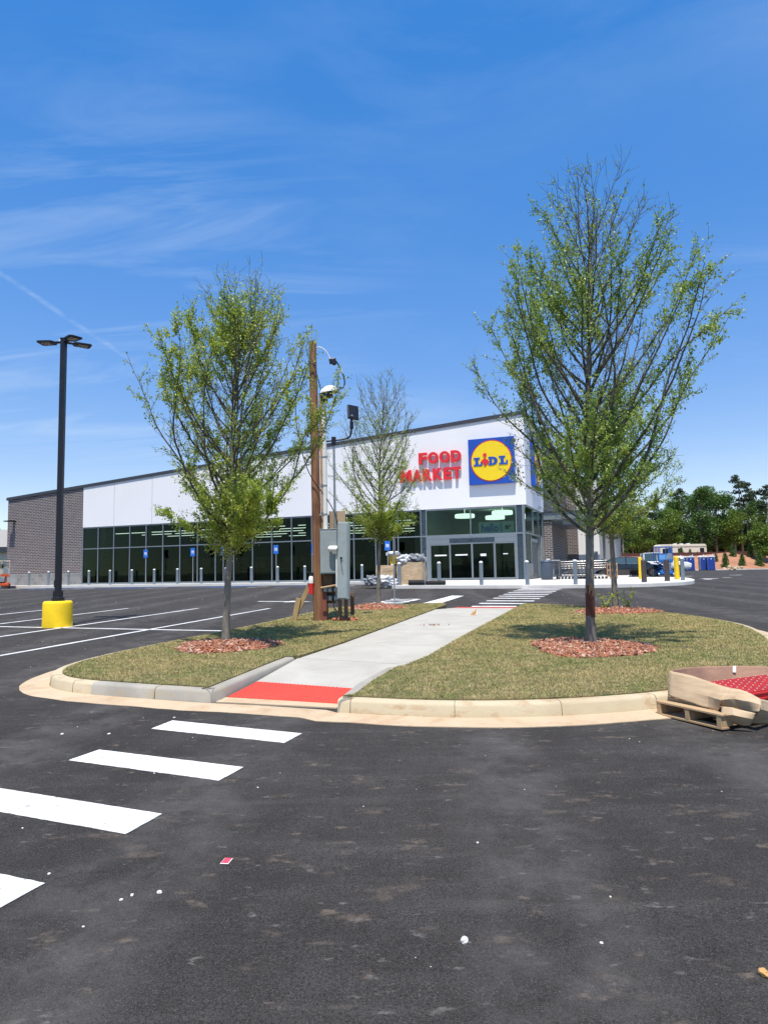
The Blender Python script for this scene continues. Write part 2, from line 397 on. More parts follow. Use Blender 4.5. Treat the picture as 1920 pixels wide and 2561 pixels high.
M['glass_clear'] = glass_mat('entrance glass', (.62, .74, .68), .055)
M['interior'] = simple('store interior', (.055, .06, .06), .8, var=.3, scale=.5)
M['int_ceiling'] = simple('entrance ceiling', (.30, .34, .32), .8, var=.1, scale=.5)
M['shelf'] = simple('shelf goods', (.16, .17, .16), .7, var=.6, scale=2)
M['striplight'] = simple('strip light', (.9, .9, .85), .5, emit=(1, .97, .88, 3.0))
M['pendant'] = simple('pendant light', (.8, .82, .78), .5, emit=(.9, 1, .92, 1.6))
M['red'] = simple('red letter', (.72, .022, .03), .35, var=.05); M['blue'] = simple('sign blue', (.012, .075, .42), .35, var=.05)
M['yellow'] = simple('sign yellow', (.88, .63, .008), .35, var=.04); M['ringred'] = simple('ring red', (.55, .03, .03), .4)
M['sidered'] = simple('letter return', (.42, .02, .025), .4)
M['bollard'] = simple('bollard grey', (.17, .21, .24), .45, .1, var=.08); M['cap'] = simple('bollard cap', (.75, .76, .76), .5)
M['byellow'] = simple('bollard yellow', (.78, .52, .01), .5, var=.1); M['bbrown'] = simple('bollard brown', (.055, .042, .036), .6, var=.15)
M['base_yellow'] = simple('yellow painted concrete', (.86, .58, .008), .75, var=.10, scale=4, bump=.5)
M['black'] = simple('black paint', (.010, .011, .018), .38, .1); M['lens'] = simple('lamp lens', (.35, .34, .30), .3)
M['galv'] = simple('galvanised steel', (.38, .40, .41), .42, .7, var=.12); M['greybox'] = simple('grey enclosure', (.30, .345, .355), .45, .15, var=.07)
M['greybox2'] = simple('light enclosure', (.36, .42, .435), .42, .2, var=.08); M['pvc'] = simple('white conduit', (.72, .72, .68), .45, var=.07)
M['pole'] = wood_mat('pole wood', (.14, .058, .027), (.32, .158, .072)); M['post'] = wood_mat('post wood', (.36, .20, .10), (.50, .31, .17))
M['darkpost'] = wood_mat('dark post wood', (.17, .045, .03), (.24, .075, .045)); M['ply'] = wood_mat('plywood', (.13, .075, .045), (.19, .115, .07), 0)
M['tanply'] = wood_mat('tan plywood', (.36, .27, .18), (.44, .34, .235), 2)
M['pallet'] = wood_mat('pallet wood', (.38, .245, .125), (.52, .37, .21), 0); M['stake'] = wood_mat('stake wood', (.30, .20, .09), (.42, .29, .14))
M['card'] = cardboard_mat('cardboard', (.42, .305, .185), (.53, .40, .26)); M['card_shaded'] = cardboard_mat('shaded cardboard', (.33, .235, .145), (.40, .30, .19)); M['card_in'] = cardboard_mat('inner cardboard red bounce', (.33, .19, .13), (.38, .22, .155))  # darker card has shade painted in; inner card has the red panels' reflection
M['white'] = simple('white', (.80, .80, .79), .45, var=.04); M['dkblue'] = simple('bin blue', (.055, .075, .105), .5)
M['signblue'] = simple('parking sign blue', (.02, .16, .62), .4); M['bluepaint'] = simple('blue road paint', (.055, .15, .42), .75, var=.2, scale=3)
M['rubber'] = simple('rubber', (.016, .016, .017), .8); M['chrome'] = simple('chrome wire', (.20, .20, .205), .35, .6)
M['carblack'] = simple('black car paint', (.012, .015, .022), .18, .2, var=.02, coat=.8); M['carwhite'] = simple('white car paint', (.78, .79, .80), .25, var=.02, coat=.8)
M['carglass'] = simple('car glass', (.05, .085, .10), .06, .0, var=.02, spec=.9); M['liftblue'] = simple('lift blue', (.02, .15, .50), .45)
M['liftpale'] = simple('lift pale blue', (.14, .36, .72), .5); M['pottyblue'] = simple('toilet blue', (.012, .05, .30), .5); M['pottygrey'] = simple('toilet grey', (.32, .35, .38), .55)
M['cream'] = simple('cream siding', (.66, .62, .50), .6); M['orange'] = simple('lift orange', (.62, .10, .03), .5); M['beige'] = simple('beige rail', (.55, .50, .40), .5)
M['bark1'] = bark_mat('grey bark', (.115, .105, .085), (.235, .22, .185)); M['twig'] = bark_mat('young branch bark', (.055, .047, .038), (.125, .112, .092)); M['bark2'] = bark_mat('far bark', (.16, .15, .13), (.28, .26, .23))
M['leaf1'] = leaf_mat('spring leaf', (.34, .44, .045), (.52, .58, .10), (.27, .385, .06), .5); M['leaf2'] = leaf_mat('elm leaf', (.26, .39, .065), (.42, .52, .115), (.21, .34, .075), .5)
M['leafw'] = leaf_mat('woodland leaf', (.045, .105, .02), (.12, .21, .035), (.06, .14, .022), .35); M['leafp'] = leaf_mat('pine needles', (.03, .05, .022), (.055, .085, .035), (.03, .055, .025), .2)
M['leafy'] = leaf_mat('light woodland leaf', (.12, .20, .025), (.21, .29, .04), (.09, .17, .022), .38)
M['wound'] = simple('wound wood', (.105, .035, .02), .8, var=.6, scale=14, bump=.8)
M['plastic'] = simple('clear bag plastic', (.20, .215, .235), .2, var=.6, scale=5); M['bagwhite'] = simple('white bag plastic', (.55, .56, .57), .35, var=.2, scale=5)
M['bucket'] = simple('yellow bucket', (.85, .50, .01), .45); M['extred'] = simple('extinguisher red', (.60, .02, .025), .3)
M['roofgrey'] = simple('grey roof', (.30, .29, .27), .9); M['redtile'] = simple('red panel stack', (.52, .03, .03), .45, var=.12); M['fence'] = simple('silt fence', (.09, .035, .03), .9)
M['tagred'] = simple('red tag', (.75, .05, .10), .5); M['stonewhite'] = simple('white stone', (.72, .70, .66), .8, var=.2, scale=20, bump=.6); M['stoneorange'] = simple('orange stone', (.62, .34, .12), .8, var=.3, scale=30, bump=.6)

# ------------------------------------------------------------------ ground
def sheet(name, xs, ys, dz, mat, kind='structure'):
    V = [(x, y, gz(y) + dz) for y in ys for x in xs]; nx = len(xs)
    F = [(j * nx + i, j * nx + i + 1, (j + 1) * nx + i + 1, (j + 1) * nx + i) for j in range(len(ys) - 1) for i in range(nx - 1)]
    b = MB(); b.add(V, F); return tag(b.build(name, mat), kind=kind)
YS = [-40, 0, 20, 36, 60, 110]
sheet('ground', [-1500, -60, 0, 110, 1500], [-1500] + YS + [2500], -0.004, M['earth'])
sheet('parking_lot', [-70, 0, 95], [-40, 0, 20, 36, 60, 104], 0.0, M['asphalt'])

def flat_poly(name, poly, dz, mat, th=0.0, kind='structure', zf=None):
    b = MB(); zf = zf or (lambda x, y: gz(y) + dz)
    b.prism(poly, lambda x, y: (x, y, zf(x, y)), lambda x, y: (x, y, zf(x, y) - max(th, .003))); return tag(b.build(name, mat), kind=kind)
def line_poly(p, q, w):
    p = Vector(p); q = Vector(q); d = (q - p).normalized(); n = Vector((-d.y, d.x)) * w / 2
    return [tuple(p - n), tuple(q - n), tuple(q + n), tuple(p + n)]
# kerbs ------------------------------------------------------------
KH = .14
def sweep(name, path, prof, mat, closed=False):
    """prof: [(offset to the left of travel, height above lot)]"""
    P = [Vector(p) for p in path]; b = MB(); rows = []
    for i, p in enumerate(P):
        a = P[i - 1] if i else p; c = P[i + 1] if i < len(P) - 1 else p
        d1 = (p - a).normalized() if i else (c - p).normalized(); d2 = (c - p).normalized() if i < len(P) - 1 else d1
        n1 = Vector((-d1.y, d1.x)); n2 = Vector((-d2.y, d2.x)); n = (n1 + n2).normalized(); k = 1 / max(.45, n.dot(n1))
        jt = [(o + (.022 * noise.noise(Vector((p.x * 2.1, p.y * 2.1, 5))) + .012 * noise.noise(Vector((p.x * 9, p.y * 9, 2))) if o < -.25 and name == 'gutter' else 0), h) for o, h in prof]
        rows.append([(p.x + n.x * o * k, p.y + n.y * o * k, gz(p.y + n.y * o * k) + h) for o, h in jt])
    m = len(prof); V = [v for r in rows for v in r]
    F = [(i * m + j, i * m + j + 1, (i + 1) * m + j + 1, (i + 1) * m + j) for i in range(len(rows) - 1) for j in range(m - 1)]
    F += [tuple(range(m)), tuple(reversed([(len(rows) - 1) * m + j for j in range(m)]))]
    b.add(V, F); o = b.build(name, mat, smooth=True, auto=35); return tag(o, kind='structure')
def smooth_path(pts, it=2):
    for _ in range(it):
        q = [pts[0]]
        for a, c in zip(pts, pts[1:]):
            q += [(a[0] * .75 + c[0] * .25, a[1] * .75 + c[1] * .25), (a[0] * .25 + c[0] * .75, a[1] * .25 + c[1] * .75)]
        q.append(pts[-1]); pts = q
    return pts
def offset_path(path, o):
    P = [Vector(p) for p in path]; r = []
    for i, p in enumerate(P):
        a = P[i - 1] if i else p; c = P[i + 1] if i < len(P) - 1 else p
        d1 = (p - a).normalized() if i else (c - p).normalized(); d2 = (c - p).normalized() if i < len(P) - 1 else d1
        n1 = Vector((-d1.y, d1.x)); n2 = Vector((-d2.y, d2.x)); n = (n1 + n2).normalized(); k = 1 / max(.45, n.dot(n1)); r.append((p.x + n.x * o * k, p.y + n.y * o * k))
    return r
KP = [(0, -.05), (.012, KH - .03), (.03, KH - .008), (.05, KH), (.15, KH), (.15, -.05)]
GP = [(-.33, -.06), (-.33, .004), (-.05, .016), (.002, .010), (.002, -.06)]
# left island, travelled so that the lawn lies to the left of the direction of travel
Lback = [(1.7, 20.05), (.5, 19.98), (-1.0, 19.6), (-1.75, 18.6), (-2.05, 17.4), (-2.9, 14.4), (-3.88, 11.75), (-4.3, 10.45)]
Ltip = [(-4.3, 10.45), (-4.46, 9.7), (-4.44, 9.1), (-4.30, 8.65), (-4.06, 8.33), (-3.78, 8.12), (-3.45, 7.95)]
Lfront = [(-3.45, 7.95), (-2.75, 7.67), (-2.0, 7.39), (-1.9, 7.38)]
Lflare = [(-1.9, 7.38), (-1.82, 7.50), (-1.72, 7.95), (-1.52, 8.8), (-1.30, 9.7)]
Lall = smooth_path(Lback[:], 2)[:-1] + smooth_path(Ltip, 2)
sweep('kerb', Lall, KP, M['kerb_buff']); sweep('kerb', Lfront, KP, M['kerb_grey']); sweep('kerb', Lflare, KP, M['kerb_grey'])
def dense(path, st=.12):
    out = []
    for a, c in zip(path, path[1:]):
        k = max(1, int(math.hypot(c[0] - a[0], c[1] - a[1]) / st)); out += [(a[0] + (c[0] - a[0]) * j / k, a[1] + (c[1] - a[1]) * j / k) for j in range(k)]
    return out + [path[-1]]
sweep('gutter', dense(smooth_path([(-4.36, 10.3)] + Ltip[1:], 2) + [(-2.75, 7.67), (-2.05, 7.40), (-1.9, 7.36), (-1.35, 7.20), (-.62, 6.93), (-.50, 6.80), (-.3, 6.742)]), GP, M['gutter'])
# right island
Rflare = [(-.02, 8.7), (-.33, 7.75), (-.5, 6.95), (-.5, 6.80)]
Rout = [(-.5, 6.80), (-.3, 6.74), (.2, 6.58), (.89, 6.46), (1.6, 6.48), (2.09, 6.56), (2.7, 6.72), (3.5, 7.05), (4.3, 7.6), (5.0, 8.5), (5.6, 9.6), (6.15, 10.7), (6.5, 11.7), (6.8, 12.7), (6.85, 13.6), (6.7, 15.0), (6.2, 16.5), (5.5, 17.6), (4.7, 18.7), (4.0, 19.15)]
sweep('kerb', Rflare, KP, M['kerb_grey']); Rs = smooth_path(Rout, 2); sweep('kerb', Rs, KP, M['kerb_buff']); sweep('gutter', dense(Rs[1:]), [(o_, h_ + .003) for o_, h_ in GP], M['gutter'])
JP = [(-.002, .012), (.010, KH - .028), (.029, KH - .004), (.05, KH + .002), (.149, KH + .002)]
for pth, u in ((Lall, .80), (Lall, .93), (Rs, .055), (Rs, .16), (Rs, .235), (Rs, .32), (Rs, .45), (Rs, .6), (Rs, .75)):
    i = int(u * (len(pth) - 1)); a = Vector(pth[i]); c = a + (Vector(pth[i + 1]) - a).normalized() * .007; sweep('kerb_joint', [tuple(a), tuple(c)], JP, M['mulch_dark'])
sweep('kerb_joint', [(-2.6, 7.613), (-2.59, 7.609)], JP, M['mulch_dark'])
# lawns
pathL = [(-1.30, 9.7), (-.7, 11.25), (.43, 14.97), (1.56, 18.69), (1.95, 19.75)]
lawnL = offset_path(Lall, .149)[:-1] + offset_path(Lfront, .149)[:-1] + offset_path(Lflare, .149) + [(-1.25, 9.75), (-.7, 11.25), (.43, 14.97), (1.56, 18.69), (1.72, 19.3)]
lawnR = offset_path(Rs, .149) + [(3.80, 18.85), (1.15, 11.27), (.58, 9.54), (.22, 8.75)] + [(.12, 8.65), (-.17, 7.72), (-.33, 7.02)]
flat_poly('lawn', lawnL, KH + .012, M['turf'], .12); flat_poly('lawn', lawnR, KH + .012, M['turf'], .12)
# footpath with ramps
def path_z(t, y):   # height above lot along the walk
    return t
rows = [(-1.86, 7.42, -.52, 7.02, .012), (-1.80, 7.62, -.50, 7.17, .018), (-1.60, 8.30, -.34, 7.74, .055), (-1.27, 9.75, .32, 8.98, .118), (-.7, 11.25, 1.15, 11.27, .128), (.43, 14.97, 2.47, 14.95, .128), (1.30, 17.85, 3.46, 17.7, .128), (1.95, 19.45, 3.80, 18.9, .035), (2.10, 19.95, 3.98, 19.4, .008)]
def walkstrip(name, rr, mat, dz=0.0):
    b = MB(); V = []
    for xl, yl, xr, yr, h in rr:
        V += [(xl, yl, gz(yl) + h + dz), (xr, yr, gz(yr) + h + dz), (xr, yr, gz(yr) - .05), (xl, yl, gz(yl) - .05)]
    F = []
    for i in range(len(rr) - 1):
        for j in range(4): F.append((i * 4 + j, i * 4 + (j + 1) % 4, (i + 1) * 4 + (j + 1) % 4, (i + 1) * 4 + j))
    F += [(0, 1, 2, 3), tuple((len(rr) - 1) * 4 + j for j in (3, 2, 1, 0))]
    b.add(V, F); return tag(b.build(name, mat), kind='structure')
# concrete slabs with tooled joints between them
def lerp(a, b, t): return tuple(x + (y - x) * t for x, y in zip(a, b))
walkstrip('footpath_apron', [rows[0], rows[1]], M['gutter'])
segs = [(rows[2], rows[3]), (rows[3], rows[4])]
a, b_ = rows[4], rows[5]; segs += [(a, lerp(a, b_, .5)), (lerp(a, b_, .5), b_)]; a, b_ = rows[5], rows[6]; segs += [(a, lerp(a, b_, .5)), (lerp(a, b_, .5), b_)]
segs += [(rows[6], rows[7])]
for p, q in segs: walkstrip('footpath', [lerp(p, q, .004), lerp(p, q, .996)], M['path'])
walkstrip('footpath_joint', [lerp(r, r, 0)[:4] + (r[4] - .012,) for r in rows[2:8]], M['kerb_grey'])
# tactile tiles with rows of domes
def tactile(name, r0, r1, nx, ny):
    b = MB(); t0 = lerp(r0, r1, 0.0); walk = [t0, r1]
    V = []
    for xl, yl, xr, yr, h in walk: V += [(xl + .02, yl, gz(yl) + h + .006), (xr - .02, yr, gz(yr) + h + .006), (xr - .02, yr, gz(yr) - .02), (xl + .02, yl, gz(yl) - .02)]
    F = [(j, (j + 1) % 4, 4 + (j + 1) % 4, 4 + j) for j in range(4)] + [(0, 1, 2, 3), (7, 6, 5, 4)]; b.add(V, F)
    for i in range(nx):
        for j in range(ny):
            u = (i + .5) / nx; w = (j + .5) / ny
            A = Vector(V[0]).lerp(Vector(V[1]), u); B = Vector(V[4]).lerp(Vector(V[5]), u); c = A.lerp(B, w)
            b.lathe([(.018, 0), (.015, .006), (.008, .009)], 7, c)
    return tag(b.build(name, M['tactile']), kind='structure')
tactile('tactile_paving', rows[1], rows[2], 26, 13); tactile('tactile_paving', lerp(rows[7], rows[8], .0), rows[8], 24, 6)

# road markings ------------------------------------------------------
def stripe(poly, name='crosswalk_stripe', mat='paint'):
    out = []; n = len(poly); far = min(p[1] for p in poly) > 12
    for i in range(n):
        a = Vector(poly[i]); c = Vector(poly[(i + 1) % n]); k = 1 if far else max(1, int((c - a).length / .03)); d = (c - a).normalized(); nn = Vector((-d.y, d.x))
        for j in range(k):
            p = a.lerp(c, j / k); p = p + nn * (.004 * noise.noise(Vector((p.x * 22, p.y * 22, 0))) + .003 * noise.noise(Vector((p.x * 70, p.y * 70, 3)))) if j else p; out.append((p.x, p.y))
    return flat_poly(name, out, .006, M[mat])
stripe([(-2.18, 6.33), (-2.08, 6.63), (-.76, 6.06), (-.87, 5.77)]); stripe([(-2.5, 5.39), (-2.38, 5.67), (-1.08, 5.13), (-1.19, 4.84)])
stripe([(-2.86, 4.50), (-2.74, 4.79), (-1.39, 4.24), (-1.50, 3.95)]); stripe([(-3.16, 3.62), (-3.03, 3.90), (-1.67, 3.38), (-1.79, 3.08)])
for a, c in [((2.58, 20.3), (3.85, 19.95)), ((2.98, 21.5), (4.35, 21.0)), ((3.38, 22.65), (4.85, 22.1)), ((3.81, 23.9), (5.3, 23.25)), ((4.19, 25.0), (5.7, 24.3)), ((4.57, 26.1), (6.09, 25.3)), ((4.95, 27.2), (6.5, 26.4)), ((5.36, 28.3), (6.9, 27.4)), ((5.75, 29.3), (7.25, 28.35)), ((6.06, 30.1), (7.58, 29.1))]:
    stripe(line_poly(a, c, .33))
dl = Vector((.289, .957)).normalized()
for ex, ey, ln in [(-3.6, 21.03, 13.5), (-5.99, 21.61, 13.5), (-8.46, 22.2, 11), (-11.0, 22.8, 11), (-13.4, 23.5, 11), (-15.9, 24.2, 11)]:
    e = Vector((ex, ey)); s = e - dl * ln; stripe(line_poly(s, e, .105), 'parking_line')
stripe(line_poly((-19.5, 19.9), (-3.56, 14.71), .105), 'parking_line')
def pl(poly, name): return stripe(poly, name)
e1 = Vector((.94, -.34)); r1 = Vector((-.34, -.94)) * 1.0
def local(c, pts): return [tuple(Vector(c) + e1 * p[0] - r1 * p[1]) for p in pts]
pl(local((-3.5, 24.15), [(-1.2, -.09), (0, -.09), (0, -.36), (.95, 0), (0, .36), (0, .09), (-1.2, .09)]), 'lane_arrow')
pl([(1.22, 22.05), (2.54, 25.86), (2.97, 25.6), (1.84, 22.08)], 'stop_line')

def text_mesh(s, bold=.03, ext=.05):
    cu = bpy.data.curves.new('t', 'FONT'); cu.body = s; cu.size = 1; cu.offset = bold; cu.extrude = ext; cu.resolution_u = 4
    ob = bpy.data.objects.new('t', cu); COL.objects.link(ob); dg = bpy.context.evaluated_depsgraph_get()
    me = bpy.data.meshes.new_from_object(ob.evaluated_get(dg)); COL.objects.unlink(ob); bpy.data.objects.remove(ob); return me
def text_obj(name, s, w, h, depth, mats, parent, f, bold=.03):
    """f maps (u in 0..w, v in 0..h, d in 0..depth) to a point"""
    me = text_mesh(s, bold); co = np.empty(len(me.vertices) * 3); me.vertices.foreach_get('co', co); co = co.reshape(-1, 3)
    lo = co.min(0); hi = co.max(0); q = (co - lo) / (hi - lo); me.name = name
    out = np.array([tuple(f(a * w, b * h, c * depth)) for a, b, c in q]); me.vertices.foreach_set('co', out.ravel()); me.materials.clear()
    for m in mats: me.materials.append(m)
    if len(mats) > 1:
        me.polygons.foreach_set('material_index', [0] * len(me.polygons))
    me.update(); o = bpy.data.objects.new(name, me); COL.objects.link(o)
    if parent is not None: o.parent = parent
    return o
# pavement lettering in front of the stop line, read by drivers coming from the left
def fl(u, v, d):
    p = Vector((.25, 24.55)) + Vector((-.02, 0)) + r1 * (u) + e1 * v + Vector((0, 0)); return (p.x, p.y, gz(p.y) + .004 + d)
o = text_obj('stop_lettering', 'STOP', 2.35, 1.15, .003, [M['paint']], None, fl, .02); tag(o, kind='structure')

# ------------------------------------------------------------------ the store
YAW = .3747
CX, CY, CZ = 8.204, 38.49, .86
def SW(x, y, z=0): # store local -> world
    c, s = math.cos(-YAW), math.sin(-YAW); return (CX + c * x - s * y, CY + s * x + c * y, CZ + z)
store = empty('supermarket', (CX, CY, CZ), -YAW, 'long low supermarket with white fascia, dark brick ends, glass front and a rising roofline', 'supermarket')
def top(x): return 9.79 + (9.79 - 7.01) / 41.19 * x
GLX0, GLX1 = -33.3, -6.42
SPLIT = {'spandrel_panel', 'canopy_beam', 'fascia_joint', 'stone_base', 'wing_joint', 'column', 'shelving', 'checkout_fixtures', 'partition', 'strip_light', 'roof_coping', 'transom_pane', 'side_pane'}
def P(b, name, mat, **k):
    if name in SPLIT: return build_each(b, name, M[mat], store, **k)[0]
    return b.build(name, M[mat] if isinstance(mat, str) else mat, store, **k)
b = MB(); b.prism([(-41.19, .86), (-33.3, .86), (-33.3, top(-33.3) - .22), (-41.19, top(-41.19) - .22)], lambda x, z: (x, 0, z), lambda x, z: (x, .35, z))
P(b, 'brick_wall', 'brick'); b = MB(); b.box(-41.21, -33.3, -.05, .36, -.25, .86); P(b, 'stone_base', 'stone')
b = MB(); b.prism([(-41.19, -.25), (-41.19, top(-41.19) - .22), (-41.18, top(-41.19) - .22), (-41.18, -.25)], lambda x, z: (x, .352, z), lambda x, z: (x, 26, z)); P(b, 'end_wall', 'brick')
b = MB(); b.prism([(-33.298, 4.29), (0, 4.29), (0, top(0) - .22), (-33.298, top(-33.3) - .22)], lambda x, z: (x, -.03, z), lambda x, z: (x, .33, z)); P(b, 'fascia', 'white_wall')
b = MB(); b.box(-.33, 0.0, .332, 6.8, 4.29, 9.57); P(b, 'side_fascia', 'white_wall')
b = MB()
for x in (-30.3, -26.8, -20.2, -13.4, -7.95): b.box(x - .012, x + .012, -.034, -.026, 4.32, top(x) - .25)
P(b, 'fascia_joint', 'grey_wall')
b = MB(); b.prism([(-41.3, top(-41.3) - .22), (.10, top(.1) - .22), (.10, top(.1)), (-41.3, top(-41.3))], lambda x, z: (x, -.10, z), lambda x, z: (x, .45, z)); P(b, 'roof_coping', 'coping')
b = MB(); b.box(-.40, .10, .452, 20.1, 9.57, 9.77); P(b, 'roof_coping', 'coping')
b = MB(); b.box(-.33, -.01, 6.802, 20.0, .86, 9.569); P(b, 'brick_wall', 'brick'); b = MB(); b.box(-.33, .03, 6.802, 20.02, -.25, .86); P(b, 'stone_base', 'stone')
b = MB(); b.box(.0, .5, 6.55, 7.05, .86, 3.74); P(b, 'brick_pier', 'brick'); b = MB(); b.box(-.03, .53, 6.52, 7.08, -.2, .858); P(b, 'stone_base', 'stone')
# roof deck, interior shell
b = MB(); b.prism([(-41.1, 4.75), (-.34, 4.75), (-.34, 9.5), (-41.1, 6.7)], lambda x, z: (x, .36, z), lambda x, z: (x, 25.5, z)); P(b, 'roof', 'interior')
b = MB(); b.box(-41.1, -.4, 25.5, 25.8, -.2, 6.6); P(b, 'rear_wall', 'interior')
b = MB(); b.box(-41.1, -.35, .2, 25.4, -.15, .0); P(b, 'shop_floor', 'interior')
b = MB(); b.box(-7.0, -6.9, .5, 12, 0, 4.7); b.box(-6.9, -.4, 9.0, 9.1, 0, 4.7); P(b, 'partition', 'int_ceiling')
b = MB(); b.box(-6.9, -.36, .4, 9.0, 4.55, 4.74); P(b, 'entrance_ceiling', 'int_ceiling')
def slats(b, x0, x1, z0, z1, y=0.0, w=.055, d=.13):
    b.box(x0 - w / 2, x0 + w / 2, y, y + d, z0, z1)
ZT = 2.66
edges = [GLX0 + i * (GLX1 - GLX0) / 18 for i in range(19)]
for i in range(18):
    x0, x1 = edges[i], edges[i + 1]; b = MB(); w = .03
    b.box(x0 - w, x0 + w, -.02, .12, 0, 4.288); b.box(x0 + w, x1 - w, 0, .1, ZT - .035, ZT + .035)
    b.box(x0 + w, x1 - w, 0, .1, -.02, .11); b.box(x0 + w, x1 - w, 0, .1, 4.20, 4.286)
    if i == 17: b.box(x1 - w, x1 + w, -.02, .12, 0, 4.288)
    f = b.build('window', M['frame'], store)
    g = MB(); g.box(x0 + w, x1 - w, .045, .055, .11, ZT - .035); g.box(x0 + w, x1 - w, .045, .055, ZT + .035, 4.2); g.build('pane', M['glass'], f)
b = MB(); b.box(GLX1 + .03, -6.07 - .03, .02, .08, 0, 4.286); b.box(-.62 + .03, -.25 - .03, .02, .08, 0, 4.286); P(b, 'spandrel_panel', 'panel')
# entrance frame
b = MB()
for x, w in ((-6.07, .06), (-.62, .055), (-.22, .09)): b.box(x - w / 2, x + w / 2, -.025, .12, 0, 4.288)
b.box(-3.345, -3.295, -.02, .12, ZT + .04, 4.288)
for x0, x1 in ((-6.04, -.65), (-.59, -.27)): b.box(x0, x1, -.02, .1, ZT - .05, ZT + .04)
b.box(-6.04, -.65, -.02, .14, 2.47, ZT - .05); b.box(-6.04, -.65, -.02, .1, 4.2, 4.286)
b.box(-6.04, -5.87, -.015, .1, 0, 2.47); b.box(-.72, -.65, -.015, .1, 0, 2.47); b.box(-5.87, -4.62, -.01, .1, 2.16, 2.47); b.box(-1.93, -.72, -.01, .1, 2.18, 2.47)
b.box(GLX1 + .03, -6.1, 0, .1, ZT - .05, ZT + .04)
P(b, 'entrance_frame', 'frame')
b = MB(); b.box(-4.62, -1.93, -.06, .1, 2.2, 2.468); b.box(-3.42, -3.2, -.10, -.06, 2.36, 2.46); P(b, 'door_header', 'panel')
for x0, x1 in ((-6.04, -3.345), (-3.295, -.65)):
    b = MB(); b.box(x0, x1, .045, .055, ZT + .04, 4.2); P(b, 'transom_pane', 'glass_clear')
for k, (x0, x1, z1) in enumerate(((-5.87, -4.62, 2.16), (-4.62, -3.27, 2.2), (-3.27, -1.93, 2.2), (-1.93, -.72, 2.18))):
    b = MB(); s = .055; y = .0 if k in (0, 3) else -.05
    b.box(x0 + .003, x0 + s, y, y + .045, .02, z1 - .003); b.box(x1 - s, x1 - .003, y, y + .045, .02, z1 - .003); b.box(x0 + s, x1 - s, y, y + .045, .02, .12); b.box(x0 + s, x1 - s, y, y + .045, z1 - .08, z1 - .003)
    d = b.build('sliding_door', M['frame'], store); g = MB(); g.box(x0 + s, x1 - s, y + .02, y + .028, .12, z1 - .08); g.build('pane', M['glass'], d)
    g = MB(); cx = (x0 + x1) / 2
    if k == 2: g.box(cx - .17, cx + .17, y + .014, y + .018, 1.38, 1.52)
    elif k == 3: g.box(cx - .12, cx + .16, y + .014, y + .018, 1.46, 1.51)
    else: g.box(cx - .35, cx + .4, y + .014, y + .018, 1.44, 1.52)
    g.build('sticker', M['white'], d)
# side glazing
b = MB(); w = .035
b.box(-.26, -.12, -.02, .12, 0, 4.288)
for y in (2.55, 4.7, 6.5): b.box(-.16, -.04, y - w, y + w, 0 if y != 2.55 else ZT, 4.288)
b.box(-.15, -.05, .122, 6.5, ZT - .05, ZT + .04); b.box(-.15, -.05, .122, 6.5, 4.2, 4.286)
b.box(-.15, -.05, 1.55, 1.65, 0, ZT - .05); b.box(-.15, -.05, 4.1, 4.2, 0, ZT - .05); b.box(-.15, -.05, 1.65, 4.1, 2.2, 2.4)
P(b, 'side_window_frame', 'frame')
b = MB(); b.box(-.105, -.095, .122, 2.5, ZT + .04, 4.2); b.box(-.105, -.095, 2.6, 6.5, ZT + .04, 4.2); b.box(-.105, -.095, .122, 1.55, .9, ZT - .05); b.box(-.105, -.095, 4.2, 5.2, .1, ZT - .05); P(b, 'side_pane', 'glass_clear')
b = MB(); b.box(-.2, .02, .4, 1.55, -.15, .9); b.box(-.2, .02, 5.2, 6.5, -.15, 2.6); P(b, 'stone_base', 'stone')
b = MB(); b.box(-.16, -.1, 1.65, 4.1, 0, 2.2); P(b, 'side_door', 'panel')
# canopy on the side wall
b = MB(); b.box(.003, 3.3, 6.4, 19.0, 3.78, 4.26); P(b, 'canopy', 'frame', bevel=.01); b = MB(); b.box(-.0, 3.38, 6.32, 19.05, 4.262, 4.34); P(b, 'canopy_edge', 'coping')
b = MB(); b.box(3.0, 3.2, 17.8, 18.0, -.1, 3.78); b.box(1.2, 3.0, 6.9, 7.1, 3.45, 3.78); P(b, 'canopy_beam', 'frame')
b = MB(); b.box(.003, .9, 20.03, 20.4, -.2, 8.1); P(b, 'brick_pier', 'brick')
b = MB(); b.box(.9, 2.6, 20.05, 30, -.2, 8.3); P(b, 'rear_wing', 'white_wall'); b = MB(); b.box(1.5, 1.53, 20.03, 20.049, -.2, 8.2); b.box(2.1, 2.13, 20.03, 20.049, -.2, 8.2); P(b, 'wing_joint', 'grey_wall')
b = MB(); b.box(2.15, 2.45, 19.98, 20.029, .3, 1.9); P(b, 'wall_cabinet', 'pottygrey')
b = MB(); b.box(2.6, 3.9, 20.2, 30, -.2, 4.9); P(b, 'rear_wing', 'grey_wall')
# wall light
b = MB(); b.box(-40.6, -40.3, -.42, -.001, 5.05, 5.13); b.box(-40.75, -40.2, -.75, -.35, 5.02, 5.10); P(b, 'wall_light', 'black')
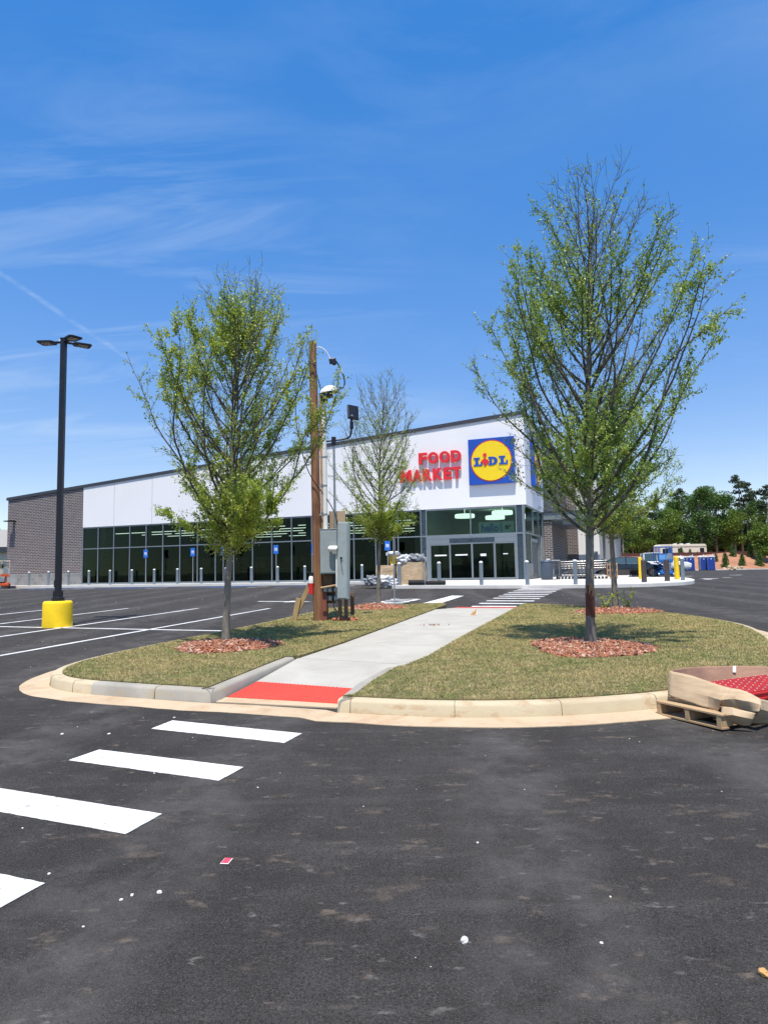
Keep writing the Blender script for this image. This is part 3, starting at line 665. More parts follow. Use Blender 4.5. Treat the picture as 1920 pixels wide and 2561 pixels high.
# interior lights, shelves
rs = random.Random(4)
for j, y in enumerate((2.6, 5.2, 8.0, 11.0, 14.5)):
    b = MB(); x = -32.6 + j * .3
    while x < -8.5:
        ln = rs.uniform(2.6, 4.6); b.box(x, min(x + ln, -7.6), y, y + .09, 3.88, 3.92); x += ln + rs.uniform(.3, 1.3)
    P(b, 'strip_light', 'striplight')
b = MB()
for i in range(9):
    x = -31.5 + i * 2.75; b.box(x, x + .9, 8, 20, 0, 1.9)
b.box(-33, -8, 1.3, 1.7, 0, .95); P(b, 'shelving', 'shelf')
b = MB()
for x in (-32.6, -28.2, -23.8, -19.3, -14.8, -10.4): b.box(x, x + .35, .9, 1.2, 0, 4.7)
P(b, 'column', 'panel')
for x, y, z in ((-4.6, 3.6, 3.95), (-1.9, 2.4, 3.95), (-3.0, 5.4, 3.9), (-.9, 5.0, 3.85)):
    b = MB(); b.lathe([(.62, 0), (.64, .05), (.64, .2), (.6, .24)], 28, (x, y, z)); b.tube([(x, y, z + .2), (x, y, 4.54)], .015, 6); P(b, 'pendant_light', 'pendant')
b = MB(); b.box(-3.15, -1.0, 1.3, 1.33, 2.72, 3.46); ban = P(b, 'hello_banner', 'white')
text_obj('banner_lettering', 'hello', 1.05, .5, .01, [M['signblue']], ban, lambda u, v, d: (-2.98 + u, 1.298 - d, 2.85 + v), .03)
b = MB()
b.lathe([(.12, -.005), (.12, .005)], 18, (0, 0, 0)); b.v = [(-1.42 + p[0], 1.292 + p[2], 3.12 + p[1]) for p in b.v]
k = len(b.v); b.box(-1.6, -1.28, 1.288, 1.296, 2.98, 3.02); b.box(-1.28, -1.2, 1.288, 1.296, 3.12, 3.26); b.build('banner_cup_mark', M['black'], ban)
b = MB(); b.box(-6.1, -5.9, 2.6, 2.9, .0, 2.4); b.box(-5.6, -4.5, 4.5, 5.5, 0, 1.3); b.box(-3.9, -3.1, 4.1, 4.9, 0, 1.35); b.box(-2.8, -1.2, 6.0, 7.0, 0, 1.1); P(b, 'checkout_fixtures', 'shelf')
b = MB(); b.box(-1.9, -1.0, 5.5, 5.55, 1.5, 2.0); P(b, 'notice_board', 'byellow')

# sign letters
def letters(word, x0, x1, z0, h, wts):
    tot = sum(wts); gap = .055; u = (x1 - x0 - gap * (len(word) - 1)) / tot; x = x0
    for ch, wt in zip(word, wts):
        w = wt * u; xx = x
        o = text_obj('sign_letter', ch, w, h, .13, [M['red']], store, lambda a, bb, d, xx=xx: (xx + a, -.10 - d, z0 + bb), .045)
        b = MB(); b.box(xx + w * .3, xx + w * .3 + .03, -.10, -.03, z0 + h * .4, z0 + h * .4 + .03); b.box(xx + w * .6, xx + w * .6 + .03, -.10, -.03, z0 + h * .4, z0 + h * .4 + .03)
        build_each(b, 'letter_standoff', M['sidered'], o); x += w + gap
letters('FOOD', -6.40, -3.73, 7.06, .70, (.84, 1.05, 1.05, 1))
letters('MARKET', -7.62, -3.76, 6.02, .74, (1.22, 1.05, 1, 1.03, .84, .9))

def logo(face):
    """face(u, v, d): u right, v up from the sign's centre, d outwards"""
    b = MB(); h = 1.36
    b.prism([(-h, -h), (h, -h), (h, h), (-h, h)], lambda u, v: face(u, v, .02), lambda u, v: face(u, v, .27)); s = b.build('logo_sign', M['blue'], store, bevel=.015)
    def disc(name, r, d0, d1, mat, n=56):
        b = MB(); b.prism([(r * math.cos(2 * math.pi * i / n), r * math.sin(2 * math.pi * i / n)) for i in range(n)], lambda u, v: face(u, v, d0), lambda u, v: face(u, v, d1)); return b.build(name, M[mat], s)
    disc('red_ring', 1.23, .27, .285, 'ringred'); disc('yellow_disc', 1.17, .286, .30, 'yellow')
    b = MB()
    def R4(u0, u1, v0, v1): b.prism([(u0, v0), (u1, v0), (u1, v1), (u0, v1)], lambda u, v: face(u, v, .30), lambda u, v: face(u, v, .33))
    for u in (-1.04, .46):                                   # slab-serif L
        b = MB(); b.prism([(u + .1, -.18), (u, -.18), (u, -.27), (u + .52, -.27), (u + .52, -.03), (u + .42, -.03), (u + .42, -.18), (u + .29, -.18), (u + .29, .14), (u + .38, .14), (u + .38, .23), (u, .23), (u, .14), (u + .1, .14)], lambda u, v: face(u, v, .30), lambda u, v: face(u, v, .33)); b.build('logo_letter', M['blue'], s)
    b = MB()
    D = [(-.16, -.27), (.12, -.27), (.26, -.22), (.35, -.10), (.36, .05), (.28, .16), (.14, .22), (-.16, .22), (-.16, .15), (-.06, .15), (-.06, -.20), (-.16, -.20)]
    Di = [(.07, -.19), (.07, .14), (.13, .13), (.20, .06), (.21, -.06), (.17, -.15), (.12, -.19)]
    # D drawn as stem plus bowl pieces
    R4(-.16, .06, .13, .23); R4(-.16, .06, -.27, -.17); R4(-.09, .06, -.17, .13)
    n = 10
    for i in range(n):
        t0 = math.pi * (i / n - .5); t1 = math.pi * ((i + 1) / n - .5)
        o = lambda t, rx, ry: (.06 + rx * math.cos(t), -.02 + ry * math.sin(t))
        b.prism([o(t0, .13, .15), o(t0, .33, .25), o(t1, .33, .25), o(t1, .13, .15)], lambda u, v: face(u, v, .30), lambda u, v: face(u, v, .33))
    b.build('logo_letter', M['blue'], s)
    b = MB(); b.prism([(-.36 + .11 * math.cos(2 * math.pi * i / 18), .36 + .11 * math.sin(2 * math.pi * i / 18)) for i in range(18)], lambda u, v: face(u, v, .30), lambda u, v: face(u, v, .335))
    b.prism([(-.60, -.02), (-.36, .20), (-.10, -.04), (-.30, -.28), (-.42, -.33), (-.38, -.24)], lambda u, v: face(u, v, .30), lambda u, v: face(u, v, .335)); b.build('logo_letter', M['red'], s)
logo(lambda u, v, d: (-1.90 + u, -.03 - d, 6.94 + v)); logo(lambda u, v, d: (d, 3.28 + u, 6.94 + v))

# pavement in front of the store -----------------------------------------
def pz(x, y): return min(gz(min(y, 36)) + .15, CZ - .008) if True else 0
sw = lambda x, y: SW(x, y)[:2]
edge = [sw(-50, -1.7), sw(-11.0, -1.7), sw(-9.3, -1.9), sw(-8.4, -3.2), sw(-8.1, -4.6)]
plaza = smooth_path(edge[1:], 1) + smooth_path([(0.35, 32.35), (2.5, 31.62), (4.3, 30.85), (7.65, 29.75), (9.4, 29.45), (11.07, 29.5), (12.6, 30.0), (13.9, 30.8), (14.8, 32.2), (15.6, 34.5), (16.0, 37.0)], 1) 
outer = [edge[0]] + plaza
inner = [sw(5.2, 3.2), sw(5.0, 19.9), sw(.1, 19.9), sw(.1, .1), sw(-50, .1)]
flat_poly('pavement', outer + inner, 0, M['walk'], .4, zf=lambda x, y: pz(x, y))
sweep('pavement_kerb', list(reversed(outer)), [(-.001, -.05), (-.0, .135), (-.02, .152), (-.16, .152), (-.16, -.05)][::-1] and [(.16, -.05), (.16, .1535), (.02, .1535), (0, .135), (-.002, -.05)][::-1] if False else [(-.15, .10), (-.15, .153), (-.02, .153), (.004, .14), (.004, -.05)], M['walk'])

# blue accessible bays
for i, x in enumerate([-31.5, -29.9, -26.3, -24.6, -22.9, -19.3, -17.6, -15.9, -12.4, -10.9]):
    p = Vector(sw(x, -1.95)); q = Vector(sw(x, -7.2)); flat_poly('accessible_bay_line', line_poly(p, q, .22), .006, M['bluepaint'])
for x0, x1 in ((-31.4, -29.95), (-24.5, -23.0), (-17.5, -16.0)):
    for k in range(6):
        p = sw(x0 + .1, -2.3 - k * .85); q = sw(x1 - .1, -1.9 - k * .85 - .8); flat_poly('accessible_bay_hatch', line_poly(p, q, .2), .010, M['bluepaint'])
for x in (-33.5, -28, -26.9, -21.2, -14.2, -8.8): flat_poly('bay_end_line', line_poly(sw(x, -7.0), sw(x + .4, -5.6), .22), .014, M['paint'])
for y, x in ((-2.6, -44), (-4.0, -44)): flat_poly('kerb_line', line_poly(sw(x, y), sw(-33, y + .4), .12), .006, M['paint'])
rs = random.Random(9)
for x, y, r in ((18.3, 38.2, .5), (21.8, 48.6, .4), (25.9, 49.9, .5), (17.2, 36, .22), (20.5, 40.5, .25), (24, 38, .3)):
    flat_poly('paint_patch', [(x + r * rs.uniform(.7, 1.2) * math.cos(t * math.pi / 5), y + r * 1.2 * rs.uniform(.7, 1.2) * math.sin(t * math.pi / 5)) for t in range(10)], .006, M['paint'])

# ------------------------------------------------------------------ bollards
def make_bollard(r, h, mat, cap, label, group, name='bollard'):
    t = empty(name, (0, 0, 0), 0, label, 'bollard', group)
    b = MB(); b.lathe([(r * 1.02, 0), (r * 1.02, .02), (r, .03), (r, h - .03)], 20); b.build('post', M[mat], t, True, auto=40)
    b = MB(); b.lathe([(r, h - .03), (r * 1.01, h - .01), (r * .9, h + .02), (r * .5, h + .045), (.004, h + .05)], 20); b.build('cap', M[cap], t, True, auto=50)
    return t
G = 'grey steel bollards along the store pavement'
b0 = make_bollard(.085, 1.0, 'bollard', 'cap', 'x', G)
ords = ['first', 'second', 'third', 'fourth', 'fifth', 'sixth', 'seventh', 'eighth', 'ninth', 'tenth', 'eleventh', 'twelfth', 'thirteenth']
for i in range(16):
    x = -37.2 + i * 1.957; y = -1.3
    if i == 14: continue
    if i < 3: lb = ('grey bollard beside the scissor lift at the left end of the brick wall', 'grey bollard before the brick wall, second from its left end', 'grey bollard mostly hidden by the black lamp pole')[i]
    elif i == 3: lb = 'grey bollard before the brick wall, last one before the dark windows begin'
    elif i < 13: lb = 'grey bollard in front of the dark windows, %s from the brick wall' % ords[i - 4]
    elif i == 13: lb = 'grey bollard hidden behind the wooden pole and its meter boxes'
    else: lb = 'grey bollard behind the thin tree trunk, left of the cardboard bin'
    if i == 14: lb = 'grey bollard just right of the tall grey electrical enclosure'
    t = b0 if i == 0 else copy_tree(b0)
    X, Y, Z = SW(x, y); t.location = (X, Y, pz(X, Y)); t['label'] = lb
xs = SW(-9.81, -1.3); t = copy_tree(b0); t.location = (xs[0], xs[1], pz(xs[0], xs[1])); t['label'] = 'grey bollard just right of the tall grey electrical enclosure'
for i, (x, y) in enumerate([(.69, 32.75), (2.56, 32.0), (4.45, 31.25), (6.42, 30.5), (8.48, 30.1), (14.2, 32.2)]):
    t = copy_tree(b0); t.location = (x, y, pz(x, y)); t.scale = (1.05, 1.05, 1.05)
    t['label'] = ('grey bollard standing before the brown cardboard bin', 'grey bollard before the left entrance door, by the black roll', 'grey bollard before the middle of the entrance doors', 'grey bollard before the glass corner of the store', 'grey bollard before the row of shopping carts', 'grey bollard at the tip of the pavement beside the yellow bollards')[i]
yb = make_bollard(.095, 1.08, 'byellow', 'byellow', 'yellow bollard left of the two dark brown posts', 'yellow bollards on the pavement tip')
yb.location = (13.1, 34.6, pz(13, 34))
for i, (x, y) in enumerate([(14.38, 33.2), (14.75, 34.1), (15.1, 35.0)]):
    t = copy_tree(yb); t.location = (x, y, pz(x, y)); t['label'] = ('nearest of three yellow bollards in a row behind the blue-grey one', 'middle one of the three yellow bollards in a row', 'farthest of the three yellow bollards in a row')[i]
bb = make_bollard(.115, .98, 'bbrown', 'bbrown', 'dark brown square-shouldered post right of the lone yellow bollard', 'dark brown posts on the pavement'); bb.location = (11.85, 30.9, pz(11.85, 30.9))
t = copy_tree(bb); t.location = (13.2, 31.6, pz(13.2, 31.6)); t['label'] = 'dark brown post in front of the blue scissor lift, beside the yellow row'

# accessible parking signs
def make_sign():
    t = empty('parking_sign', (0, 0, 0), 0, 'x', 'parking sign', 'blue accessible parking signs')
    b = MB(); b.tube([(0, 0, 0), (0, 0, 2.4)], .03, 10); b.build('post', M['galv'], t, True, auto=40)
    b = MB(); b.obox((0, -.04, 2.13), (.36, .012, .56)); p = b.build('sign_plate', M['signblue'], t, bevel=.004)
    # simple wheelchair symbol on a white square
    b = MB(); b.obox((0, -.047, 2.13), (.19, .003, .20)); q = b.build('white_square', M['white'], p)
    b = MB(); b.tube([(-.02, -.051, 2.19), (-.02, -.051, 2.13), (.03, -.051, 2.12), (.045, -.051, 2.07)], .011, 5); b.tube([(-.02 + .045 * math.cos(a), -.051, 2.10 + .045 * math.sin(a)) for a in [2.0 + .4 * k for k in range(11)]], .008, 5); b.lathe([(.014, 0), (.0141, .01)], 8, (-.02, -.052, 2.205)); b.build('wheelchair_symbol', M['signblue'], p)
    return t
s0 = make_sign()
for i, (px, lb) in enumerate([(-26.45, 'blue accessible parking sign farthest left, nearest the brick end'), (-22.45, 'blue accessible parking sign second from the left, left of the leafy tree'), (-20.0, 'blue accessible parking sign half hidden by the left tree trunk foliage'), (-15.95, 'blue accessible parking sign just right of the left tree foliage'), (-13.2, 'blue accessible parking sign with two plates, left of the wooden pole'), (-8.15, 'blue accessible parking sign seen through the middle tree foliage')]):
    t = s0 if i == 0 else copy_tree(s0)
    X, Y, Z = SW(px, -1.0 if i < 5 else -1.2); t.location = (X, Y, pz(X, Y)); t.rotation_euler = (0, 0, -YAW); t['label'] = lb
    if i == 4:
        b = MB(); b.obox((0, -.04, 1.76), (.34, .012, .14)); b.build('penalty_plate', M['signblue'], t)
        b = MB(); b.obox((0, -.048, 1.76), (.28, .003, .05)); b.build('plate_text_band', M['white'], t)
# sign post seen from its edge behind the middle tree
t = empty('road_sign', (.30, 22.6, gz(22.6)), R(84), 'grey sign post seen edge-on right of the middle tree', 'road sign')
b = MB(); b.box(-.03, .03, -.02, .02, 0, 2.25); b.build('post', M['galv'], t); b = MB(); b.prism([(.38 * math.cos(math.pi / 8 + k * math.pi / 4), 1.95 + .38 * math.sin(math.pi / 8 + k * math.pi / 4)) for k in range(8)], lambda x, z: (x, -.03, z), lambda x, z: (x, -.022, z)); b.build('sign_plate', M['galv'], t)

# ------------------------------------------------------------------ lamp post
t = empty('street_lamp', (-7.95, 16.4, gz(16.4)), 0, 'tall black parking lot lamp on a round yellow concrete base', 'street lamp')
b = MB(); b.lathe([(.34, -.05), (.335, .55), (.32, .60), (.295, .615), (0.01, .62)], 48); b.build('concrete_base', M['base_yellow'], t, True, auto=45)
b = MB(); b.lathe([(.15, .61), (.15, .70), (.12, .715)], 20); b.box(-.085, .085, -.085, .085, .715, .86); b.build('base_cover', M['black'], t)
b = MB(); b.box(-.062, .062, -.062, .062, .72, 7.14); b.box(-.07, .07, -.07, .07, 7.14, 7.17); b.build('pole', M['black'], t, bevel=.008)
b = MB(); b.box(-.09, -.06, -.04, .04, .95, 1.12); b.build('access_plate', M['black'], t)
for ang in (R(176), R(-38), R(36)):
    b = MB(); c, s = math.cos(ang), math.sin(ang)
    def Q(u, v, z): return (c * u - s * v, s * u + c * v, z)
    b.prism([(.06, -.05), (.20, -.05), (.26, -.15), (.60, -.17), (.64, -.13), (.64, .13), (.60, .17), (.26, .15), (.20, .05), (.06, .05)], lambda u, v: Q(u, v, 7.03 + .02), lambda u, v: Q(u, v, 7.085)); h = b.build('lamp_head', M['black'], t, bevel=.01)
    b = MB(); b.prism([(.33, -.10), (.56, -.10), (.56, .10), (.33, .10)], lambda u, v: Q(u, v, 7.040), lambda u, v: Q(u, v, 7.049)); b.build('lens', M['lens'], h)
    b = MB(); b.lathe([(.028, 0), (.03, .05), (.01, .06)], 10, Q(.10, .0, 7.085)); b.build('photocell', M['white'], h)

# ------------------------------------------------------------------ temporary power pole
PX, PY = -1.50, 15.1; PZ = gz(15.1) + KH
def lean(z): return -.012 * z
t = empty('utility_pole', (PX, PY, PZ), 0, 'brown wooden utility pole with meter boxes and conduit on the island', 'utility pole')
rp = random.Random(3)
b = MB(); zs = [-.1 + i * .36 for i in range(19)]; b.tube([(lean(z) + rp.uniform(-.004, .004), rp.uniform(-.004, .004), z) for z in zs], [.115 - .0025 * i * .36 * 2 + rp.uniform(-.003, .003) for i in range(19)], 18); b.build('pole_shaft', M['pole'], t, True, auto=45)
b = MB(); b.obox((.125, .16, 2.55), (.11, .11, 5.2), (0, R(-.6), 0)); b.build('wood_post', M['post'], t, bevel=.006)
b = MB(); b.obox((.13, -.03, .31), (.12, .10, .64)); b.build('wood_post', M['darkpost'], t, bevel=.005)
# braces
b = MB(); b.obox((-.38, .05, .42), (.10, .06, .98), (0, R(25), 0)); b.obox((-.50, .02, .24), (.11, .07, .56), (0, R(12), 0)); build_each(b, 'wood_brace', M['stake'], t, bevel=.004)
# conduit + weatherhead
b = MB(); b.tube([(.19, -.13, 1.95), (.175, -.13, 4.95)], .052, 16); b.build('conduit', M['pvc'], t, True, auto=45)
b = MB()
for z in (2.35, 3.0, 3.65, 4.6): b.lathe([(.057, 0), (.059, .02), (.057, .04)], 16, (.182, -.13, z)); b.box(.05, .182, -.14, -.12, z, z + .03)
b.build('conduit_clamp', M['galv'], t)
wh = (.30, -.16, 5.02)
b = MB()
for k in range(9):
    pass
n = 22; rows_ = [(.0, .205), (.045, .20), (.09, .175), (.13, .13), (.155, .07), (.165, .01)]
V = []; 
for z, r in rows_:
    for k in range(n): a = 2 * math.pi * k / n; V.append((wh[0] + r * 1.0 * math.cos(a), wh[1] + r * .75 * math.sin(a), wh[2] + z + .12 + .18 * r * math.cos(a)))
b.add(V, [(i * n + k, i * n + (k + 1) % n, (i + 1) * n + (k + 1) % n, (i + 1) * n + k) for i in range(5) for k in range(n)] + [tuple(range(n - 1, -1, -1)), tuple(5 * n + k for k in range(n))])
w = b.build('weatherhead', M['white'], t, True, auto=60)
b = MB(); b.obox((wh[0] - .06, wh[1], wh[2] + .06), (.30, .24, .12), (0, R(-14), 0)); b.obox((wh[0] - .11, wh[1], wh[2] - .03), (.16, .16, .14)); b.build('cable_clamp', M['black'], w, bevel=.01)
def cable(name, pts, r, mat, parent, y=-.18):
    P_ = [Vector(p) for p in pts]
    for _ in range(2):
        q = [P_[0]]
        for a, c in zip(P_, P_[1:]): q += [a.lerp(c, .25), a.lerp(c, .75)]
        q.append(P_[-1]); P_ = q
    b = MB(); b.tube(P_, r, 7); return b.build(name, M[mat], parent, True)
def px2(x, y, dy=-.16):      # picture measurements turned into metres on the pole's plane
    return ((x - 798) / 111.0, dy, (1555 - y) / 111.0 + .0)
cable('service_cable', [px2(857, 970), px2(868, 974), px2(872, 962), px2(870, 945), px2(866, 935)], .016, 'black', t)
cable('service_cable', [px2(866, 936), px2(863, 925)], .014, 'white', t); cable('service_cable', [px2(863, 926), px2(856, 912), px2(850, 903)], .016, 'black', t)
cable('service_cable', [px2(857, 978), px2(850, 986), px2(838, 988), px2(826, 982), px2(818, 978)], .013, 'black', t, ); cable('service_cable', [px2(862, 974), px2(845, 978), px2(828, 972), px2(815, 970)], .012, 'black', t)
b = MB(); b.obox(px2(842, 903), (.16, .10, .11), (0, R(-10), 0)); b.obox(px2(845, 905), (.09, .12, .13), (0, R(-10), 0)); b.build('splice_box', M['black'], t, bevel=.01)
cable('service_cable', [px2(836, 898), px2(829, 882), px2(820, 871), px2(808, 865), px2(800, 866, -.1)], .012, 'pvc', t)
cable('drip_cable', [px2(799, 915), px2(790, 907), px2(780, 908), px2(772, 915), px2(764, 935), px2(758, 955), px2(750, 985), px2(747, 1010), px2(748, 1060), px2(752, 1080), px2(757, 1102), px2(766, 1150), px2(778, 1185), px2(792, 1211), px2(818, 1245), px2(842, 1285), px2(850, 1320)], .011, 'black', t)
cable('drip_cable', [px2(792, 907), px2(798, 925), px2(805, 950), px2(811, 975)], .012, 'black', t)
# flood light on its grey pipe
b = MB(); b.tube([(.40, .02, .3), (.385, .02, 4.12)], .027, 10); b.build('pipe', M['galv'], t, True, auto=45)
b = MB(); b.obox((.385, .02, 4.06), (.10, .09, .20)); b.build('pipe_clamp', M['black'], t, bevel=.01)
cable('light_arm', [(.2, -.0, 4.05), (.36, -.0, 4.07), (.60, .0, 4.09), (.74, .0, 4.13), (.79, .0, 4.24), (.80, .0, 4.40), (.805, .0, 4.55)], .022, 'black', t)
b = MB(); b.obox((.80, .0, 4.42), (.085, .085, .17)); b.obox((.80, 0, 4.54), (.06, .07, .12)); b.build('knuckle', M['black'], t, bevel=.012)
b = MB(); b.obox((.83, .03, 4.72), (.27, .06, .36), (R(-18), R(6), R(25))); fl_ = b.build('flood_light', M['black'], t, bevel=.015); b = MB(); b.obox((.80, -.03, 4.62), (.06, .05, .06), (0, 0, R(25))); b.build('bracket', M['galv'], fl_)
# backing board, enclosures
b = MB(); b.box(.25, .62, .10, .12, 1.95, 2.46); b.build('backing_board', M['tanply'], t)
b = MB(); b.box(.085, .50, .10, .12, .38, 1.12); b.build('backing_board', M['ply'], t)
b = MB(); b.box(.075, .455, -.30, .09, 1.04, 2.02); c1 = b.build('meter_cabinet', M['greybox'], t, bevel=.012)
b = MB(); b.box(.07, .46, -.31, .10, 2.021, 2.035); b.box(.085, .445, -.309, -.301, 1.07, 1.99); b.build('cabinet_door', M['greybox'], c1, bevel=.004)
b = MB(); b.tube([(.30, -.42, 1.59), (.46, -.42, 1.585)], .068, 20); b.tube([(.27, -.42, 1.59), (.30, -.42, 1.59)], .05, 16); b.build('meter', M['white'], c1, True, auto=45)
b = MB(); b.box(.28, .34, -.42, -.30, 1.55, 1.63); b.tube([(.455, -.42, 1.585), (.475, -.42, 1.585)], .055, 16); b.build('meter_ring', M['black'], c1)
b = MB(); b.tube([(.445, -.39, 1.50), (.44, -.39, .75)], .02, 10); b.build('pipe', M['pvc'], t, True, auto=45)
rotc = R(8)
b = MB(); b.obox((.60, -.38, 1.33), (.24, .16, 1.68), (0, R(1.2), R(-16))); c2 = b.build('tall_enclosure', M['greybox2'], t, bevel=.012)
b = MB(); b.obox((.575, -.475, 1.33), (.205, .012, 1.62), (0, R(1.2), R(-16))); b.build('enclosure_door', M['greybox2'], c2, bevel=.004)
b = MB(); b.obox((.55, -.495, 1.38), (.035, .02, .05), (0, 0, R(-16))); b.tube([(.53, -.49, 1.39), (.585, -.51, 1.38)], .006, 6); b.tube([(.535, -.5, 1.36), (.56, -.505, 1.2), (.585, -.5, 1.02)], .004, 5); b.build('latch', M['black'], c2)
b = MB(); b.tube([(.08, -.30, .74), (.28, -.31, .77), (.47, -.30, .80)], .022, 8); b.build('rail', M['pallet'], t, True, auto=45)
b = MB(); b.box(.11, .32, -.10, .098, .80, 1.03); b.build('breaker_box', M['ply'], t, bevel=.006); b = MB(); b.box(.32, .44, -.08, .098, .78, 1.03); b.build('breaker_box', M['black'], t, bevel=.006)
for x in (.105, .215, .345):
    for z in (.63, .44):
        b = MB(); b.box(x, x + .10, -.04, .098, z, z + .12); ob = b.build('outlet_box', M['greybox'], t, bevel=.02); b = MB(); b.box(x + .02, x + .08, -.05, -.041, z + .02, z + .09); b.build('outlet_cover', M['galv'], ob, bevel=.006)
for x0, y0 in ((.45, -.12), (.58, -.10), (.70, .35)):
    b = MB(); b.obox((x0 + .04, y0, .29 if x0 < .7 else .35), (.085, .085, .62 if x0 < .7 else .5)); b.build('wood_post', M['ply'], t, bevel=.004)
cable('lead', [(.33, -.05, .40), (.36, -.08, .26), (.44, -.14, .2), (.5, -.1, .30)], .012, 'black', t)
b = MB(); b.add([], []); 
for k in range(26):
    a = rp.uniform(0, 6.28); rr = rp.uniform(.05, .30); b.obox((.58 + rr * math.cos(a), -.15 + rr * .55 * math.sin(a), .025), (rp.uniform(.05, .12), rp.uniform(.04, .08), .05), (rp.random(), rp.random(), rp.random() * 3))
b.build('dirt_clods', M['mulch'], t)
# extinguisher hangs on the pole
ex = empty('fire_extinguisher', (PX - .15, PY - .09, PZ + .60), 0, 'red fire extinguisher hanging on the left side of the wooden pole', 'extinguisher')
b = MB(); b.lathe([(.04, -.0), (.055, .01), (.057, .24)], 20); b.lathe([(.0571, .24), (.057, .27)], 20, cap=False); b.build('cylinder', M['extred'], ex, True, auto=45)
b = MB(); b.lathe([(.0575, .242), (.0575, .33), (.050, .37), (.030, .405), (.018, .41)], 20); b.build('label_band', M['white'], ex, True, auto=45)
b = MB(); b.lathe([(.034, .40), (.03, .45)], 12); b.obox((-.02, 0, .475), (.15, .035, .03), (0, R(14), 0)); b.obox((-.01, 0, .445), (.11, .02, .012), (0, R(-8), 0)); b.tube([(.03, 0, .44), (.06, -.02, .38), (.065, -.03, .25)], .009, 6); b.build('valve_handle', M['black'], ex)

